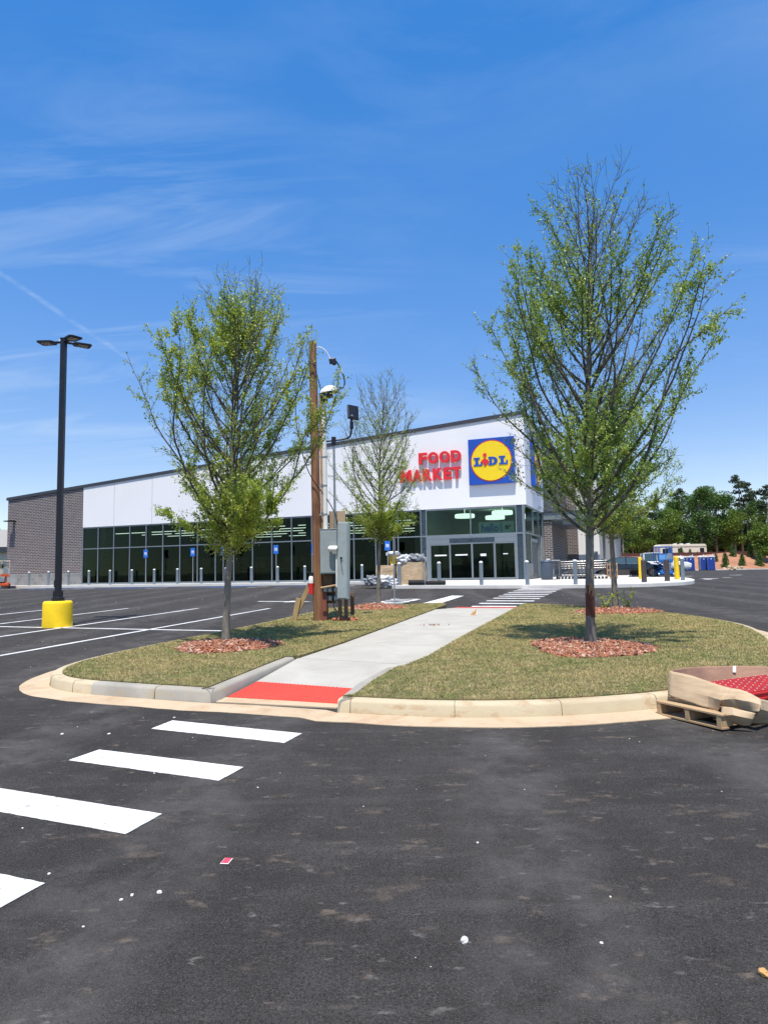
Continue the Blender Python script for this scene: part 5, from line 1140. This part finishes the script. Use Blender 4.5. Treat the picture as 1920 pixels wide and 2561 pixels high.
def lift(name, loc, rz, label, main, rail, wheelm, w=.85, l=1.9, deck=1.05, h=2.05):
    t = empty(name, loc, rz, label, 'scissor lift'); b = MB(); b.box(-w / 2, w / 2, -l / 2, l / 2, .18, .46); b.box(-w / 2 + .06, w / 2 - .06, -l / 2 - .06, -l / 2, .22, .40); b.build('chassis', M[main], t, bevel=.02)
    b = MB()
    for i in range(3):
        z = .48 + i * .17
        for s in (-1, 1): b.tube([(s * w * .3, -l * .42, z), (s * w * .3, l * .42, z + .15)], .035, 6); b.tube([(s * w * .22, l * .42, z), (s * w * .22, -l * .42, z + .15)], .035, 6)
    for i in range(4): b.tube([(-w * .34, -l * .42, .5 + i * .15), (w * .34, -l * .42, .5 + i * .15)], .03, 6)
    b.build('scissor_arms', M[main], t)
    b = MB(); b.box(-w / 2, w / 2, -l / 2, l / 2, deck - .06, deck); b.box(-w / 2, w / 2, -l / 2 - .012, -l / 2, deck, deck + .14); b.build('platform', M[main], t)
    b = MB(); 
    for z in (deck + .5, h):
        b.tube([(-w / 2, -l / 2, z), (w / 2, -l / 2, z), (w / 2, l / 2, z), (-w / 2, l / 2, z), (-w / 2, -l / 2, z)], .024, 6)
    for x in (-w / 2, 0, w / 2):
        for y in (-l / 2, 0, l / 2):
            if x == 0 and y == 0: continue
            b.tube([(x, y, deck), (x, y, h)], .022, 6)
    b.build('guard_rail', M[rail], t)
    b = MB(); b.box(-w / 2 + .03, w / 2 - .03, -l / 2 - .004, -l / 2 + .004, deck + .14, deck + .47); b.build('front_panel', M['liftpale' if main == 'liftblue' else rail], t)
    b = MB(); b.box(w / 2 - .03, w / 2 - .01, -l / 2 + .05, l / 2 - .05, deck + .10, h - .08); b.build('side_panel', M['liftpale' if main == 'liftblue' else rail], t)
    b = MB(); b.box(-.18, .18, -l / 2 - .05, -l / 2 + .05, deck - .45, deck - .1); b.build('hydraulic_unit', M['black'], t, bevel=.01); b = MB(); b.box(-.16, .16, -l / 2 + .03, -l / 2 + .13, deck + .45, deck + .85); b.build('control_box', M['black'], t, bevel=.01); b = MB(); b.box(w * .12, w * .42, -l / 2 - .02, -l / 2 + .1, deck + .2, deck + .55); b.build('document_box', M['galv'], t)
    b = MB(); b.box(-w * .22, w * .22, -l / 2 - .075, -l / 2 - .061, .52, .84); b.build('ladder_panel', M['galv'], t)
    for sx in (-1, 1):
        for sy in (-.36, .36): b = MB(); b.tube([(sx * (w / 2 - .06), sy * l, .17), (sx * (w / 2 + .05), sy * l, .17)], .17, 18); b.build('wheel', M[wheelm], t, True, auto=40)
    return t
lift('scissor_lift', (18.75, 45.4, gz(45.4)), R(-12), 'blue scissor lift with lowered platform right of the black car', 'liftblue', 'liftblue', 'galv')
lift('scissor_lift', (-28.6, 50.2, gz(50)), R(28), 'cream railed scissor lift with orange base at the far left edge', 'orange', 'beige', 'rubber', w=1.1, l=2.3, deck=.95)

# portable toilets
def make_potty():
    t = empty('portable_toilet', (0, 0, 0), 0, 'x', 'portable toilet', 'blue portable toilets at the edge of the lot')
    b = MB(); b.box(-.54, .54, -.54, .54, .06, 2.08); b.build('cabin', M['pottygrey'], t, bevel=.03); b = MB(); b.box(-.58, .58, -.58, .58, 0, .09); b.build('skid', M['rubber'], t)
    b = MB(); pts = [(.50 * math.cos(a), 1.62 + .42 * math.sin(a)) for a in [math.pi * k / 12 for k in range(13)]]; b.prism([(-.50, .1)] + [(.50, .1)] + pts[:-1] + [(-.5, 1.62)], lambda x, z: (x, -.575, z), lambda x, z: (x, -.541, z)); d = b.build('door', M['pottyblue'], t)
    b = MB(); b.lathe([(.09, -.004), (.09, .004)], 14); b.v = [(p[0], -.58 + p[2], 1.78 + p[1]) for p in b.v]; b.build('vacancy_disc', M['white'], d); b = MB(); b.box(.34, .38, -.60, -.576, .95, 1.15); b.build('handle', M['rubber'], d)
    b = MB(); b.box(.541, .55, -.30, .0, 1.7, 1.9); b.build('label_plate', M['white'], t)
    b = MB(); b.prism([(-.60, 2.06)] + [(.60, 2.06)] + [(.60 * math.cos(a), 2.12 + .20 * math.sin(a)) for a in [math.pi * k / 10 for k in range(11)]], lambda x, z: (x, -.60, z), lambda x, z: (x, .60, z)); b.build('roof', M['white'], t, bevel=.02)
    b = MB(); b.tube([(.3, .4, 2.2), (.3, .4, 2.5)], .04, 8); b.build('vent_pipe', M['white'], t); return t
p0 = make_potty()
for i, (px, D, rz) in enumerate([(1699, 107, 20), (1722, 104.5, -22), (1752, 106, -8), (1772.5, 105, -22)]):
    t = p0 if i == 0 else copy_tree(p0); t.location = ((px - 960) / 1679 * D, D, gz(D)); t.rotation_euler = (0, 0, R(rz))
    t['label'] = ('leftmost portable toilet, partly behind the scissor lift area', 'second portable toilet, blue door and grey side', 'third portable toilet, tucked between its neighbours', 'rightmost portable toilet, nearest the clay bank')[i]

# clay bank, kerb line, silt fence ------------------------------------------
b = MB(); xs_ = [30 + 6 * i for i in range(17)]; prof = [(109, 0), (112, .5), (116, 2.1), (119, 2.75), (122, 1.3), (175, 1.3), (176, -1)]
V = [(x, yy + 1.2 * math.sin(x * .4), gz(110) + z_ + (.25 * math.sin(x * 1.3 + yy) if 0 < z_ < 3 else 0)) for x in xs_ for yy, z_ in prof]
m = len(prof); b.add(V, [(i * m + k, (i + 1) * m + k, (i + 1) * m + k + 1, i * m + k + 1) for i in range(len(xs_) - 1) for k in range(m - 1)]); tag(b.build('clay_bank', M['clay'], smooth=True), kind='structure')
sweep('far_kerb', [(28, 106.3), (39, 106.5), (47, 107.2), (54, 105.5), (64, 99), (75, 88)], [(-.3, -.05), (-.3, .15), (.3, .15), (.3, -.05)], M['walk'])
b = MB(); b.box(38, 95, 118.0, 118.06, gz(110) + 2.4, gz(110) + 3.1)
for i in range(24): b.box(38 + i * 2.4, 38.08 + i * 2.4, 117.93, 117.99, gz(110) + 2.3, gz(110) + 3.3)
tag(b.build('silt_fence', M['fence']), 'low dark red silt fence along the top of the clay bank', 'fence')
# office trailer behind the lot
t = empty('site_trailer', (55.3, 126, gz(110) + 1.5), R(3), 'long cream site trailer behind the portable toilets', 'trailer'); b = MB(); b.prism([(-4.5, .5), (4.5, .5), (4.5, 3.0), (4.2, 3.25), (-4.2, 3.25), (-4.5, 3.0)], lambda x, z: (x, -1.2, z), lambda x, z: (x, 1.2, z)); b.build('body', M['cream'], t, bevel=.05)
for x in (-1.0, 3.2):
    b = MB(); b.box(x, x + .8, -1.24, -1.2, 1.5, 2.5); b.build('window', M['black'], t)
b = MB(); b.box(-4.5, 4.5, -1.26, -1.2, 2.78, 2.86); b.build('trim', M['roofgrey'], t)
for x in (-1.2, 0, 1.3): b = MB(); b.box(x, x + .5, -.3, .3, 3.25, 3.42); b.build('roof_vent', M['white'], t)
for x in (-.6, .5): b = MB(); b.tube([(x, -1.1, .42), (x, -.8, .42)], .42, 16); b.build('wheel', M['rubber'], t)
t = empty('container', (46.0, 113.5, gz(110)), R(6), 'plain grey storage box left of the portable toilets', 'container'); b = MB(); b.box(-1.1, 1.1, -1.2, 1.2, .1, 2.9); b.build('body', M['pottygrey'], t, bevel=.03); b = MB(); b.box(-1.15, 1.15, -1.25, 1.25, 2.9, 3.0); b.build('roof', M['roofgrey'], t); b = MB()
for k_ in range(9): b.box(-1.0 + k_ * .24, -.95 + k_ * .24, -1.23, -1.2, .2, 2.8)
b.build('ribs', M['roofgrey'], t)
# brick heap/low wall behind the vehicles
t = empty('brick_stack', (37.5, 104, gz(104)), 0, 'low stack of orange brick pallets behind the white pickup', 'brick stack'); b = MB(); rb = random.Random(2)
for k_ in range(7): b.box(-2.6 + k_ * .8, -1.9 + k_ * .8, -.5, .5, .12, rb.uniform(1.0, 2.0))
b.build('bricks', M['clay'], t); b = MB(); b.box(-2.7, 3.1, -.6, .6, 0, .12); b.build('pallets', M['pallet'], t)
t = empty('stone_pile', (54.2, 105.5, gz(105)), 0, 'small pale heap of stones right of the portable toilets', 'stone pile'); b = MB()
for k_ in range(30): b.obox((rb.gauss(0, .6), rb.gauss(0, .4), abs(rb.gauss(.2, .15))), (rb.uniform(.2, .5), rb.uniform(.2, .4), rb.uniform(.15, .35)), (rb.random() * 3, rb.random() * 3, rb.random() * 3))
b.build('stones', M['gutter'], t)

# ------------------------------------------------------------------ woodland
def crown(name, blobs, n, size, mat, parent, seed, flat=.0):
    g = np.random.default_rng(seed); tot = sum(b[3] * b[4] for b in blobs); Cs = []
    for cx, cy, cz, r, rz in blobs:
        k = int(n * r * rz / tot) + 1; v = g.normal(size=(k, 3)); v /= np.linalg.norm(v, axis=1, keepdims=True); rad = (g.random((k, 1)) ** .45); Cs.append(np.array([cx, cy, cz]) + v * rad * np.array([r, r, rz]))
    C = np.concatenate(Cs); n = len(C); d = g.normal(size=(n, 3)); d[:, 2] *= (1 - flat); d /= np.linalg.norm(d, axis=1, keepdims=True); s = np.cross(d, g.normal(size=(n, 3))); s /= np.linalg.norm(s, axis=1, keepdims=True); z = size * g.uniform(.5, 1.4, (n, 1))
    V = np.empty((n, 4, 3)); V[:, 0] = C; V[:, 1] = C + d * z * .5 + s * z * .42; V[:, 2] = C + d * z; V[:, 3] = C + d * z * .5 - s * z * .42
    return fast_mesh(name, V.reshape(-1, 3), np.arange(n * 4).reshape(-1, 4), M[mat], parent)
def broadleaf(seed, H, mat, wd=3.4):
    rg = random.Random(seed); t = empty('woodland_tree', (0, 0, 0), 0, 'x', 'tree', 'woodland beyond the parking lot'); B = MB(); B.tube([(0, 0, -.3), (.1, 0, H * .3), (-.05, .1, H * .6), (0, 0, H * .9)], [.22, .19, .12, .04], 7)
    bl = []
    for i in range(20):
        h = rg.uniform(.22, .93); r = wd * (1 - abs(h - .5) * 1.15) * rg.uniform(.28, .8); a = rg.uniform(0, 6.28); br = rg.uniform(.9, 1.9) * wd / 3.4; bl.append((r * math.cos(a), r * math.sin(a), H * h, br, br * .85)); B.tube([(0, 0, H * h * .75), (r * math.cos(a) * .9, r * math.sin(a) * .9, H * h)], [.06, .02], 4)
    B.build('trunk', M['bark2'], t, True); crown('crown', bl, 6500, .27, mat, t, seed); return t
def pine(seed, H):
    rg = random.Random(seed); t = empty('pine_tree', (0, 0, 0), 0, 'x', 'pine tree', 'tall pines in the woodland'); B = MB(); B.tube([(0, 0, -.3), (.08, 0, H * .5), (0, .05, H)], [.2, .15, .04], 7); bl = []
    for i in range(15):
        h = rg.uniform(.66, 1.0); a = rg.uniform(0, 6.28); r = rg.uniform(.6, 2.4) * (1.35 - h); bl.append((r * math.cos(a) * 1.6, r * math.sin(a) * 1.6, H * h, rg.uniform(.6, 1.2), .45)); B.tube([(0, 0, H * h - .3), (r * math.cos(a) * 1.5, r * math.sin(a) * 1.5, H * h)], [.05, .02], 4)
    B.build('trunk', M['bark2'], t, True); crown('crown', bl, 2200, .30, 'leafp', t, seed, .3); return t
protos = [broadleaf(1, 14, 'leafw'), broadleaf(2, 13, 'leafw', 3.8), broadleaf(3, 12, 'leafy', 3.2), broadleaf(4, 15, 'leafw', 3.0)]; pp = pine(5, 17.5)
used = set(); rg = random.Random(12)
def plant(proto, x, y, s, lb, z=None):
    t = proto if proto.name not in used else copy_tree(proto); used.add(proto.name); s *= 1.08 if z is None else 1; t.location = (x, y, (gz(110) + 1.25) if z is None else z); t.scale = (s * rg.uniform(.9, 1.1), s * rg.uniform(.9, 1.1), s); t.rotation_euler = (0, 0, rg.uniform(0, 6.28)); t['label'] = lb
kinds = ['dark leafy tree', 'broad dark tree', 'pale green tree', 'narrow dark tree']
def wx(px, D): return (px - 960) / 1679 * D
spots = [(1490, 150, 2, .72), (1530, 146, 2, .80), (1555, 132, 1, .70), (1580, 142, 2, .75), (1605, 150, 0, .80), (1620, 134, 2, .75), (1650, 146, 1, .86), (1672, 134, 2, .90), (1690, 150, 3, .92), (1705, 138, 0, .98), (1735, 146, 1, 1.08), (1752, 134, 3, 1.0), (1770, 150, 1, 1.13), (1790, 138, 0, 1.05), (1812, 148, 3, .98), (1835, 136, 2, .86), (1850, 152, 1, .92), (1868, 140, 0, .84), (1890, 150, 3, .92), (1905, 134, 2, .80), (1925, 146, 1, .95), (1950, 136, 0, .95), (1975, 145, 3, 1.0), (1462, 160, 0, .7), (1440, 155, 2, .65)]
where = ['over the pickup truck', 'over the site trailer', 'above the portable toilets', 'above the clay bank', 'at the right edge of the photo']
for i, (px, D, kd, s) in enumerate(spots):
    near = 'in the front row' if D < 140 else 'in the back row'
    if px < 1475: w_ = 'leftmost of the wood, just right of the store' if px < 1450 else 'left edge of the wood, close by the store'
    elif px < 1500: w_ = 'glimpsed left of the rear street tree trunk'
    elif px < 1545: w_ = 'glimpsed right of the rear street tree trunk'
    elif px < 1640: w_ = 'over the pickup truck and blue lift'
    elif px < 1700: w_ = 'over the left half of the cream trailer'
    elif px < 1760: w_ = 'over the right half of the cream trailer'
    elif px < 1800: w_ = 'over the rightmost portable toilet'
    elif px < 1860: w_ = 'over the first shrubs of the clay bank'
    elif px < 1915: w_ = 'over the last shrubs of the clay bank'
    else: w_ = 'cut by the right edge of the photo'
    plant(protos[kd], wx(px, D), D, s, '%s %s, %s' % (kinds[kd], near, w_))
for px, D, s, lb in [(1640, 138, .72, 'pine with a bare trunk above the blue scissor lift'), (1700, 141, .84, 'pine with a dark crown left of the rounded treetop'), (1853, 136, .93, 'tallest pine, open crown standing above the clay bank'), (1922, 134, .82, 'pine cut by the right edge of the photo'), (1880, 150, .90, 'slimmer pine just right of the tallest pine')]:
    plant(pp, wx(px, D), D, s, lb)
def shrub(seed, H, mat, w):
    t = empty('shrub', (0, 0, 0), 0, 'x', 'shrub', 'evergreen shrubs planted on the clay bank'); B = MB(); B.tube([(0, 0, 0), (0, 0, H * .8)], [.05, .02], 6); B.build('stem', M['bark2'], t)
    crown('foliage', [(0, 0, H * .22, w, H * .22), (0, 0, H * .45, w * .85, H * .25), (.05, 0, H * .7, w * .6, H * .25), (0, 0, H * .88, w * .32, H * .14)], 1500, .16, mat, t, seed); return t
sh = shrub(7, 2.6, 'leafw', .75)
for i, (px, D, s) in enumerate([(1808, 111, 1.05), (1850, 111, .95), (1893, 111, 1.1), (1930, 110.5, 1.0), (1785, 114.5, .6), (1828, 116, .85), (1872, 116, .9), (1700, 119, .55), (1722, 120, .45)]):
    plant(sh, wx(px, D), D, s, ('conical shrub at the foot of the bank, first right of the toilets', 'conical shrub at the foot of the bank, second from the toilets', 'conical shrub at the foot of the bank, third from the toilets', 'conical shrub at the right photo edge', 'small shrub just behind the rightmost toilet', 'shrub higher on the bank between the first two lower ones', 'shrub higher on the bank between the second and third lower ones', 'dark shrub before the middle of the cream trailer', 'dark shrub before the right half of the cream trailer')[i], z=gz(110) + (.1 if D < 113 else 1.2 if D < 115 else 2.0 if D < 118 else 2.6))
bl_ = broadleaf(9, 7.5, 'leafy', 2.2); bl_['group'] = 'woodland beyond the parking lot'; bl_.location = (wx(1905, 114), 114, gz(110) + 1.0); bl_['label'] = 'light green small tree on the clay bank near the right photo edge'
# the far-off wood mass that closes the view between the trunks
g = np.random.default_rng(3); n = 26000; X = g.uniform(36, 100, n); Y = 152 + g.uniform(0, 8, n); Z = gz(110) + 1.3 + g.random(n) ** .8 * (7.5 + 2.2 * np.sin(X * .35) + 1.2 * np.sin(X * .9)); C = np.stack([X, Y, Z], 1)
d = g.normal(size=(n, 3)); d /= np.linalg.norm(d, axis=1, keepdims=True); s = np.cross(d, g.normal(size=(n, 3))); s /= np.linalg.norm(s, axis=1, keepdims=True); V = np.empty((n, 4, 3)); V[:, 0] = C; V[:, 1] = C + d * .4 + s * .36; V[:, 2] = C + d * .8; V[:, 3] = C + d * .4 - s * .36
tag(fast_mesh('undergrowth', V.reshape(-1, 3), np.arange(n * 4).reshape(-1, 4), M['leafw']), 'dark undergrowth of the far wood behind the trees', 'undergrowth', kind='stuff')

# far left: neighbour's building and tree
t = empty('neighbour_house', (-50.5, 84, gz(84)), R(10), 'beige building with grey roof at the far left edge', 'house'); b = MB(); b.box(-8, 6.5, -4, 4, 0, 4.0); b.build('wall', M['cream'], t); b = MB(); b.prism([(-4.6, 4.0), (4.6, 4.0), (4.6, 4.5), (0, 6.9), (-4.6, 4.5)], lambda y, z: (-8.4, y, z), lambda y, z: (6.9, y, z)); b.build('roof', M['roofgrey'], t); b = MB(); b.box(-8.5, 7.0, -4.66, -4.61, 3.95, 4.55); b.build('eave', M['coping'], t)
t = copy_tree(protos[2]); t.location = (-43.4, 74, gz(74)); t.scale = (.42, .42, .33); t['label'] = 'low green bush before the beige building at the left edge'
t = copy_tree(protos[0]); t.location = (-59.0, 101, gz(100)); t.scale = (.75, .75, .62); t['label'] = 'dark tree behind the beige building at the left edge'

# ------------------------------------------------------------------ pallet with the cardboard box
ang = math.atan2(-.86, .40)                 # long edge runs towards the camera
t = empty('pallet', (2.55, 6.50, gz(6.5) + .005), ang, 'wooden pallet at the right kerb under the torn box', 'pallet')
b = MB()                                     # local x runs along the visible end, local y away to the right
LX, LY = .70, 1.25
for x in (0, LX / 2 - .03, LX - .05):
    b = MB(); b.box(x, x + .045, 0, LY, .018, .112); b.build('stringer', M['pallet'], t, bevel=.003)
for k_ in range(7):
    y0 = k_ * (LY - .1) / 6; b = MB(); b.box(-.01, LX + .01, y0 - .004, y0 + .095, .113, .130); b.build('deck_board', M['pallet'], t, bevel=.002)
for y0 in (0, LY / 2, LY - .1): b = MB(); b.box(-.005, LX + .005, y0, y0 + .09, 0, .0175); b.build('bottom_board', M['pallet'], t, bevel=.002)
t = empty('cardboard_box', (2.55, 6.50, gz(6.5) + .137), ang, 'torn open cardboard box slumping over the pallet edge', 'cardboard box')
def at(cx, cy, Y):           # a point of the box, from its place in the photograph and its distance
    px, py = 1600 + cx / 5.18, 1600 + cy / 5.18
    d = _F + _R2 * ((px - 960) / 1678.6) - _U2 * ((py - 1280.5) / 1678.6); k = Y / d.y; return Vector((d.x * k, Y, 1.55 + d.z * k))
BM = (Matrix.Translation(t.location) @ Matrix.Rotation(ang, 4, 'Z')).inverted()
def facets(name, grid, mat, parent, th=.006, amp=.005, cuts=5):
    V = [BM @ at(*p) for row in grid for p in row]; m = len(grid[0]); bm = bmesh.new(); vs = [bm.verts.new(p) for p in V]
    for i in range(len(grid) - 1):
        for j in range(m - 1): bm.faces.new((vs[i * m + j], vs[i * m + j + 1], vs[(i + 1) * m + j + 1], vs[(i + 1) * m + j]))
    bmesh.ops.subdivide_edges(bm, edges=bm.edges[:], cuts=cuts, use_grid_fill=True)
    for v in bm.verts:
        p = v.co.copy(); v.co += Vector((noise.noise(p * 8), noise.noise(p * 8 + Vector((5, 0, 0))), noise.noise(p * 8 + Vector((0, 7, 0))))) * amp + Vector((noise.noise(p * 25), noise.noise(p * 25 + Vector((5, 0, 0))), 0)) * amp * .45
    me = bpy.data.meshes.new(name); bm.to_mesh(me); bm.free(); me.materials.append(M[mat]); me.polygons.foreach_set('use_smooth', [True] * len(me.polygons)); me.set_sharp_from_angle(angle=R(9))
    o = bpy.data.objects.new(name, me); COL.objects.link(o); o.parent = parent; sm = o.modifiers.new('thickness', 'SOLIDIFY'); sm.thickness = th; sm.offset = 0; return o
facets('front_wall', [[(390, 400, 6.52), (700, 480, 6.34), (1000, 580, 6.14), (1190, 632, 6.02)], [(365, 590, 6.50), (690, 690, 6.27), (890, 735, 6.12), (1050, 785, 5.92)], [(360, 730, 6.47), (690, 830, 6.23), (880, 890, 6.10), (1015, 935, 6.00)]], 'card', t)
facets('lower_band', [[(360, 735, 6.49), (690, 835, 6.27), (880, 895, 6.14), (1012, 938, 6.04)], [(350, 815, 6.53), (700, 930, 6.32), (880, 985, 6.19), (1032, 1040, 6.10)]], 'card_shaded', t, amp=.002)  # strip below the crease, its shade painted as a darker card colour
facets('crumpled_corner', [[(1190, 632, 6.02), (1300, 650, 5.98), (1430, 700, 5.93), (1560, 772, 5.88)], [(1050, 785, 5.92), (1230, 775, 5.95), (1400, 800, 5.88), (1572, 850, 5.83)], [(1045, 860, 5.98), (1250, 890, 5.97), (1430, 945, 5.90), (1540, 935, 5.82)]], 'card', t, amp=.0065)
facets('folded_flap', [[(1062, 868, 5.94), (1200, 880, 5.88), (1380, 930, 5.84), (1505, 962, 5.79)], [(1040, 975, 5.93), (1190, 975, 5.84), (1350, 1010, 5.82), (1470, 1035, 5.80)], [(1045, 1065, 5.99), (1200, 1085, 5.93), (1330, 1125, 5.88), (1415, 1120, 5.86)]], 'card', t, amp=.0065)
facets('side_wall', [[(1560, 772, 5.88), (1640, 790, 5.98), (1900, 770, 6.30), (2500, 700, 6.95)], [(1560, 900, 5.84), (1660, 930, 5.95), (1900, 930, 6.28), (2500, 880, 6.95)], [(1425, 1095, 5.95), (1640, 1098, 6.06), (1900, 1080, 6.33), (2500, 1010, 7.0)]], 'card', t)
facets('back_wall', [[(390, 400, 6.52), (440, 388, 6.68), (620, 362, 6.95), (850, 350, 7.25), (1200, 342, 7.5), (1700, 350, 7.65), (2400, 430, 7.6)], [(395, 520, 6.53), (450, 500, 6.68), (640, 470, 6.93), (860, 450, 7.2), (1200, 450, 7.45), (1700, 465, 7.6), (2400, 540, 7.55)], [(400, 760, 6.56), (470, 720, 6.68), (660, 640, 6.9), (880, 600, 7.15), (1200, 590, 7.4), (1700, 600, 7.55), (2400, 680, 7.5)]], 'card_in', t)  # reddish reflection off the panels is painted into this colour
facets('torn_label', [[(1205, 345, 7.49), (1245, 345, 7.49)], [(1200, 425, 7.44), (1243, 430, 7.44)]], 'white', t, amp=.003, cuts=2)
t = empty('tile_stack', (2.60, 6.52, gz(6.5) + .137), ang, 'stack of red dotted panels inside the torn cardboard box', 'panels'); b = MB()
for k_ in range(5): b.obox((.36, .80, .02 + k_ * .023), (.52 - .01 * (k_ % 2), 1.10, .018), (0, R(1.5), R(.6 * (k_ % 3))))
b.build('panels', M['redtile'], t, bevel=.003); b = MB()
for i in range(13): b.obox((.12 + i * .040, .80, .128 - (.12 + i * .04 - .36) * .026), (.018, 1.08, .016), (0, R(1.5), 0))
for i in range(9):
    for j in range(10): b.lathe([(.008, 0), (.006, .007)], 7, (.12 + i * .06, .3 + j * .11, .135 - (.12 + i * .06 - .36) * .026), m=1)
tag(b.build('ribs', [M['redtile'], M['gutter']], t), kind='stuff')

# ------------------------------------------------------------------ litter and stones on the asphalt
def pebble(name, x, y, r, mat, label, seed, group=None, flat=.7):
    bm = bmesh.new(); bmesh.ops.create_icosphere(bm, subdivisions=3, radius=1)
    for v in bm.verts:
        p = v.co; k = 1 + .28 * noise.noise(p * 1.6 + Vector((seed, 0, 0))); v.co = Vector((p.x * k * r * 1.1, p.y * k * r * .85, p.z * k * r * flat))
    me = bpy.data.meshes.new(name); bm.to_mesh(me); bm.free(); me.materials.append(M[mat]); o = bpy.data.objects.new(name, me); COL.objects.link(o); o.location = (x, y, gz(y) + r * flat * .8); o.rotation_euler = (0, 0, seed); return tag(o, label, 'stone', group)
pebble('stone', .29, 2.82, .016, 'stonewhite', 'biggest white stone, alone low in the middle of the asphalt', 1, 'white stones on the asphalt', .9)
pebble('stone', 1.35, 2.58, .019, 'stoneorange', 'orange brown stone at the lower right edge', 2)
lab = ['white stone above the first crosswalk stripe, left one of two', 'white stone above the second crosswalk stripe, right one of two', 'white chip topmost of the small cluster left of the red tag', 'elongated white chip nearest the red tag', 'white chip lowest of the small cluster left of the red tag', 'white chip beside the nearest crosswalk stripe', 'tiny white chip low at the left, alone', 'white chip by the gutter above the first stripe', 'small white chip right of the red tag', 'white speck at the lower right']
for i, (x, y, r) in enumerate([(-2.93, 6.18, .015), (-2.5, 6.16, .014), (-1.2, 3.25, .009), (-1.08, 3.27, .012), (-1.235, 3.21, .008), (-1.7, 3.48, .008), (-1.31, 2.99, .006), (-2.1, 6.75, .011), (.47, 3.75, .007), (.83, 2.8, .007)]): pebble('stone', x, y, r, 'stonewhite', lab[i], 3 + i, 'white stones on the asphalt', .6)
t = empty('plastic_tag', (-.84, 3.58, gz(3.58) + .004), R(-8), 'small red plastic tag with white border lying on asphalt', 'tag'); b = MB(); b.box(-.022, .022, -.034, .034, 0, .003); b.build('border', M['white'], t, bevel=.001); b = MB()
for k_ in range(3): b.box(-.0185 + k_ * .0128, -.0075 + k_ * .0128, -.030, .030, .0031, .0046)
b.build('red_bands', M['tagred'], t)
t = empty('paper_scrap', (2.06, 15.9, gz(15.9) + KH), R(20), 'small orange and white folded scrap standing on the footpath', 'scrap'); b = MB(); b.prism([(-.10, 0), (.05, 0), (.09, .14)], lambda x, z: (x, 0, z), lambda x, z: (x, .012, z)); b.build('orange_side', M['stoneorange'], t); b = MB(); b.prism([(.05, 0), (.09, 0), (.09, .14)], lambda x, z: (x, -.01, z), lambda x, z: (x, -.002, z)); b.build('white_side', M['white'], t)
rg = random.Random(5); b = MB()
for _ in range(14): b.obox((.95 + rg.gauss(0, .16), 13.8 + rg.gauss(0, .10), gz(13.8) + KH + .01), (.03, .02, .008), (rg.random(), rg.random(), rg.random() * 3))
tag(b.build('leaf_litter', M['chip']), 'few brown leaf scraps on the footpath', 'leaves', kind='stuff')
b = MB()
for _ in range(260):
    y = 2.2 + 26 * rg.random() ** .9; x = rg.uniform(-.75, .72) * y
    if inside(np.array([x]), np.array([y]), lawnL)[0] or inside(np.array([x]), np.array([y]), lawnR)[0] or (-2 < x - (y - 7) * .3 < .9 and y > 6.7): continue
    s = rg.uniform(.0012, .0035) * (1 + y * .07); b.obox((x, y, gz(y) + s * .3), (s * 2, s * 1.5, s), (rg.random(), rg.random(), rg.random() * 3))
tag(b.build('grit', M['stonewhite']), 'scattered tiny pale grit on the asphalt', 'grit', kind='stuff')
t = empty('yellow_flag', (-3.28, 11.7, gz(11.7) + KH + .02), 0, 'tiny yellow marker lying on the left lawn edge', 'marker'); b = MB(); b.obox((0, 0, .02), (.09, .05, .015), (0, R(8), R(20))); b.build('marker_sheet', M['byellow'], t)
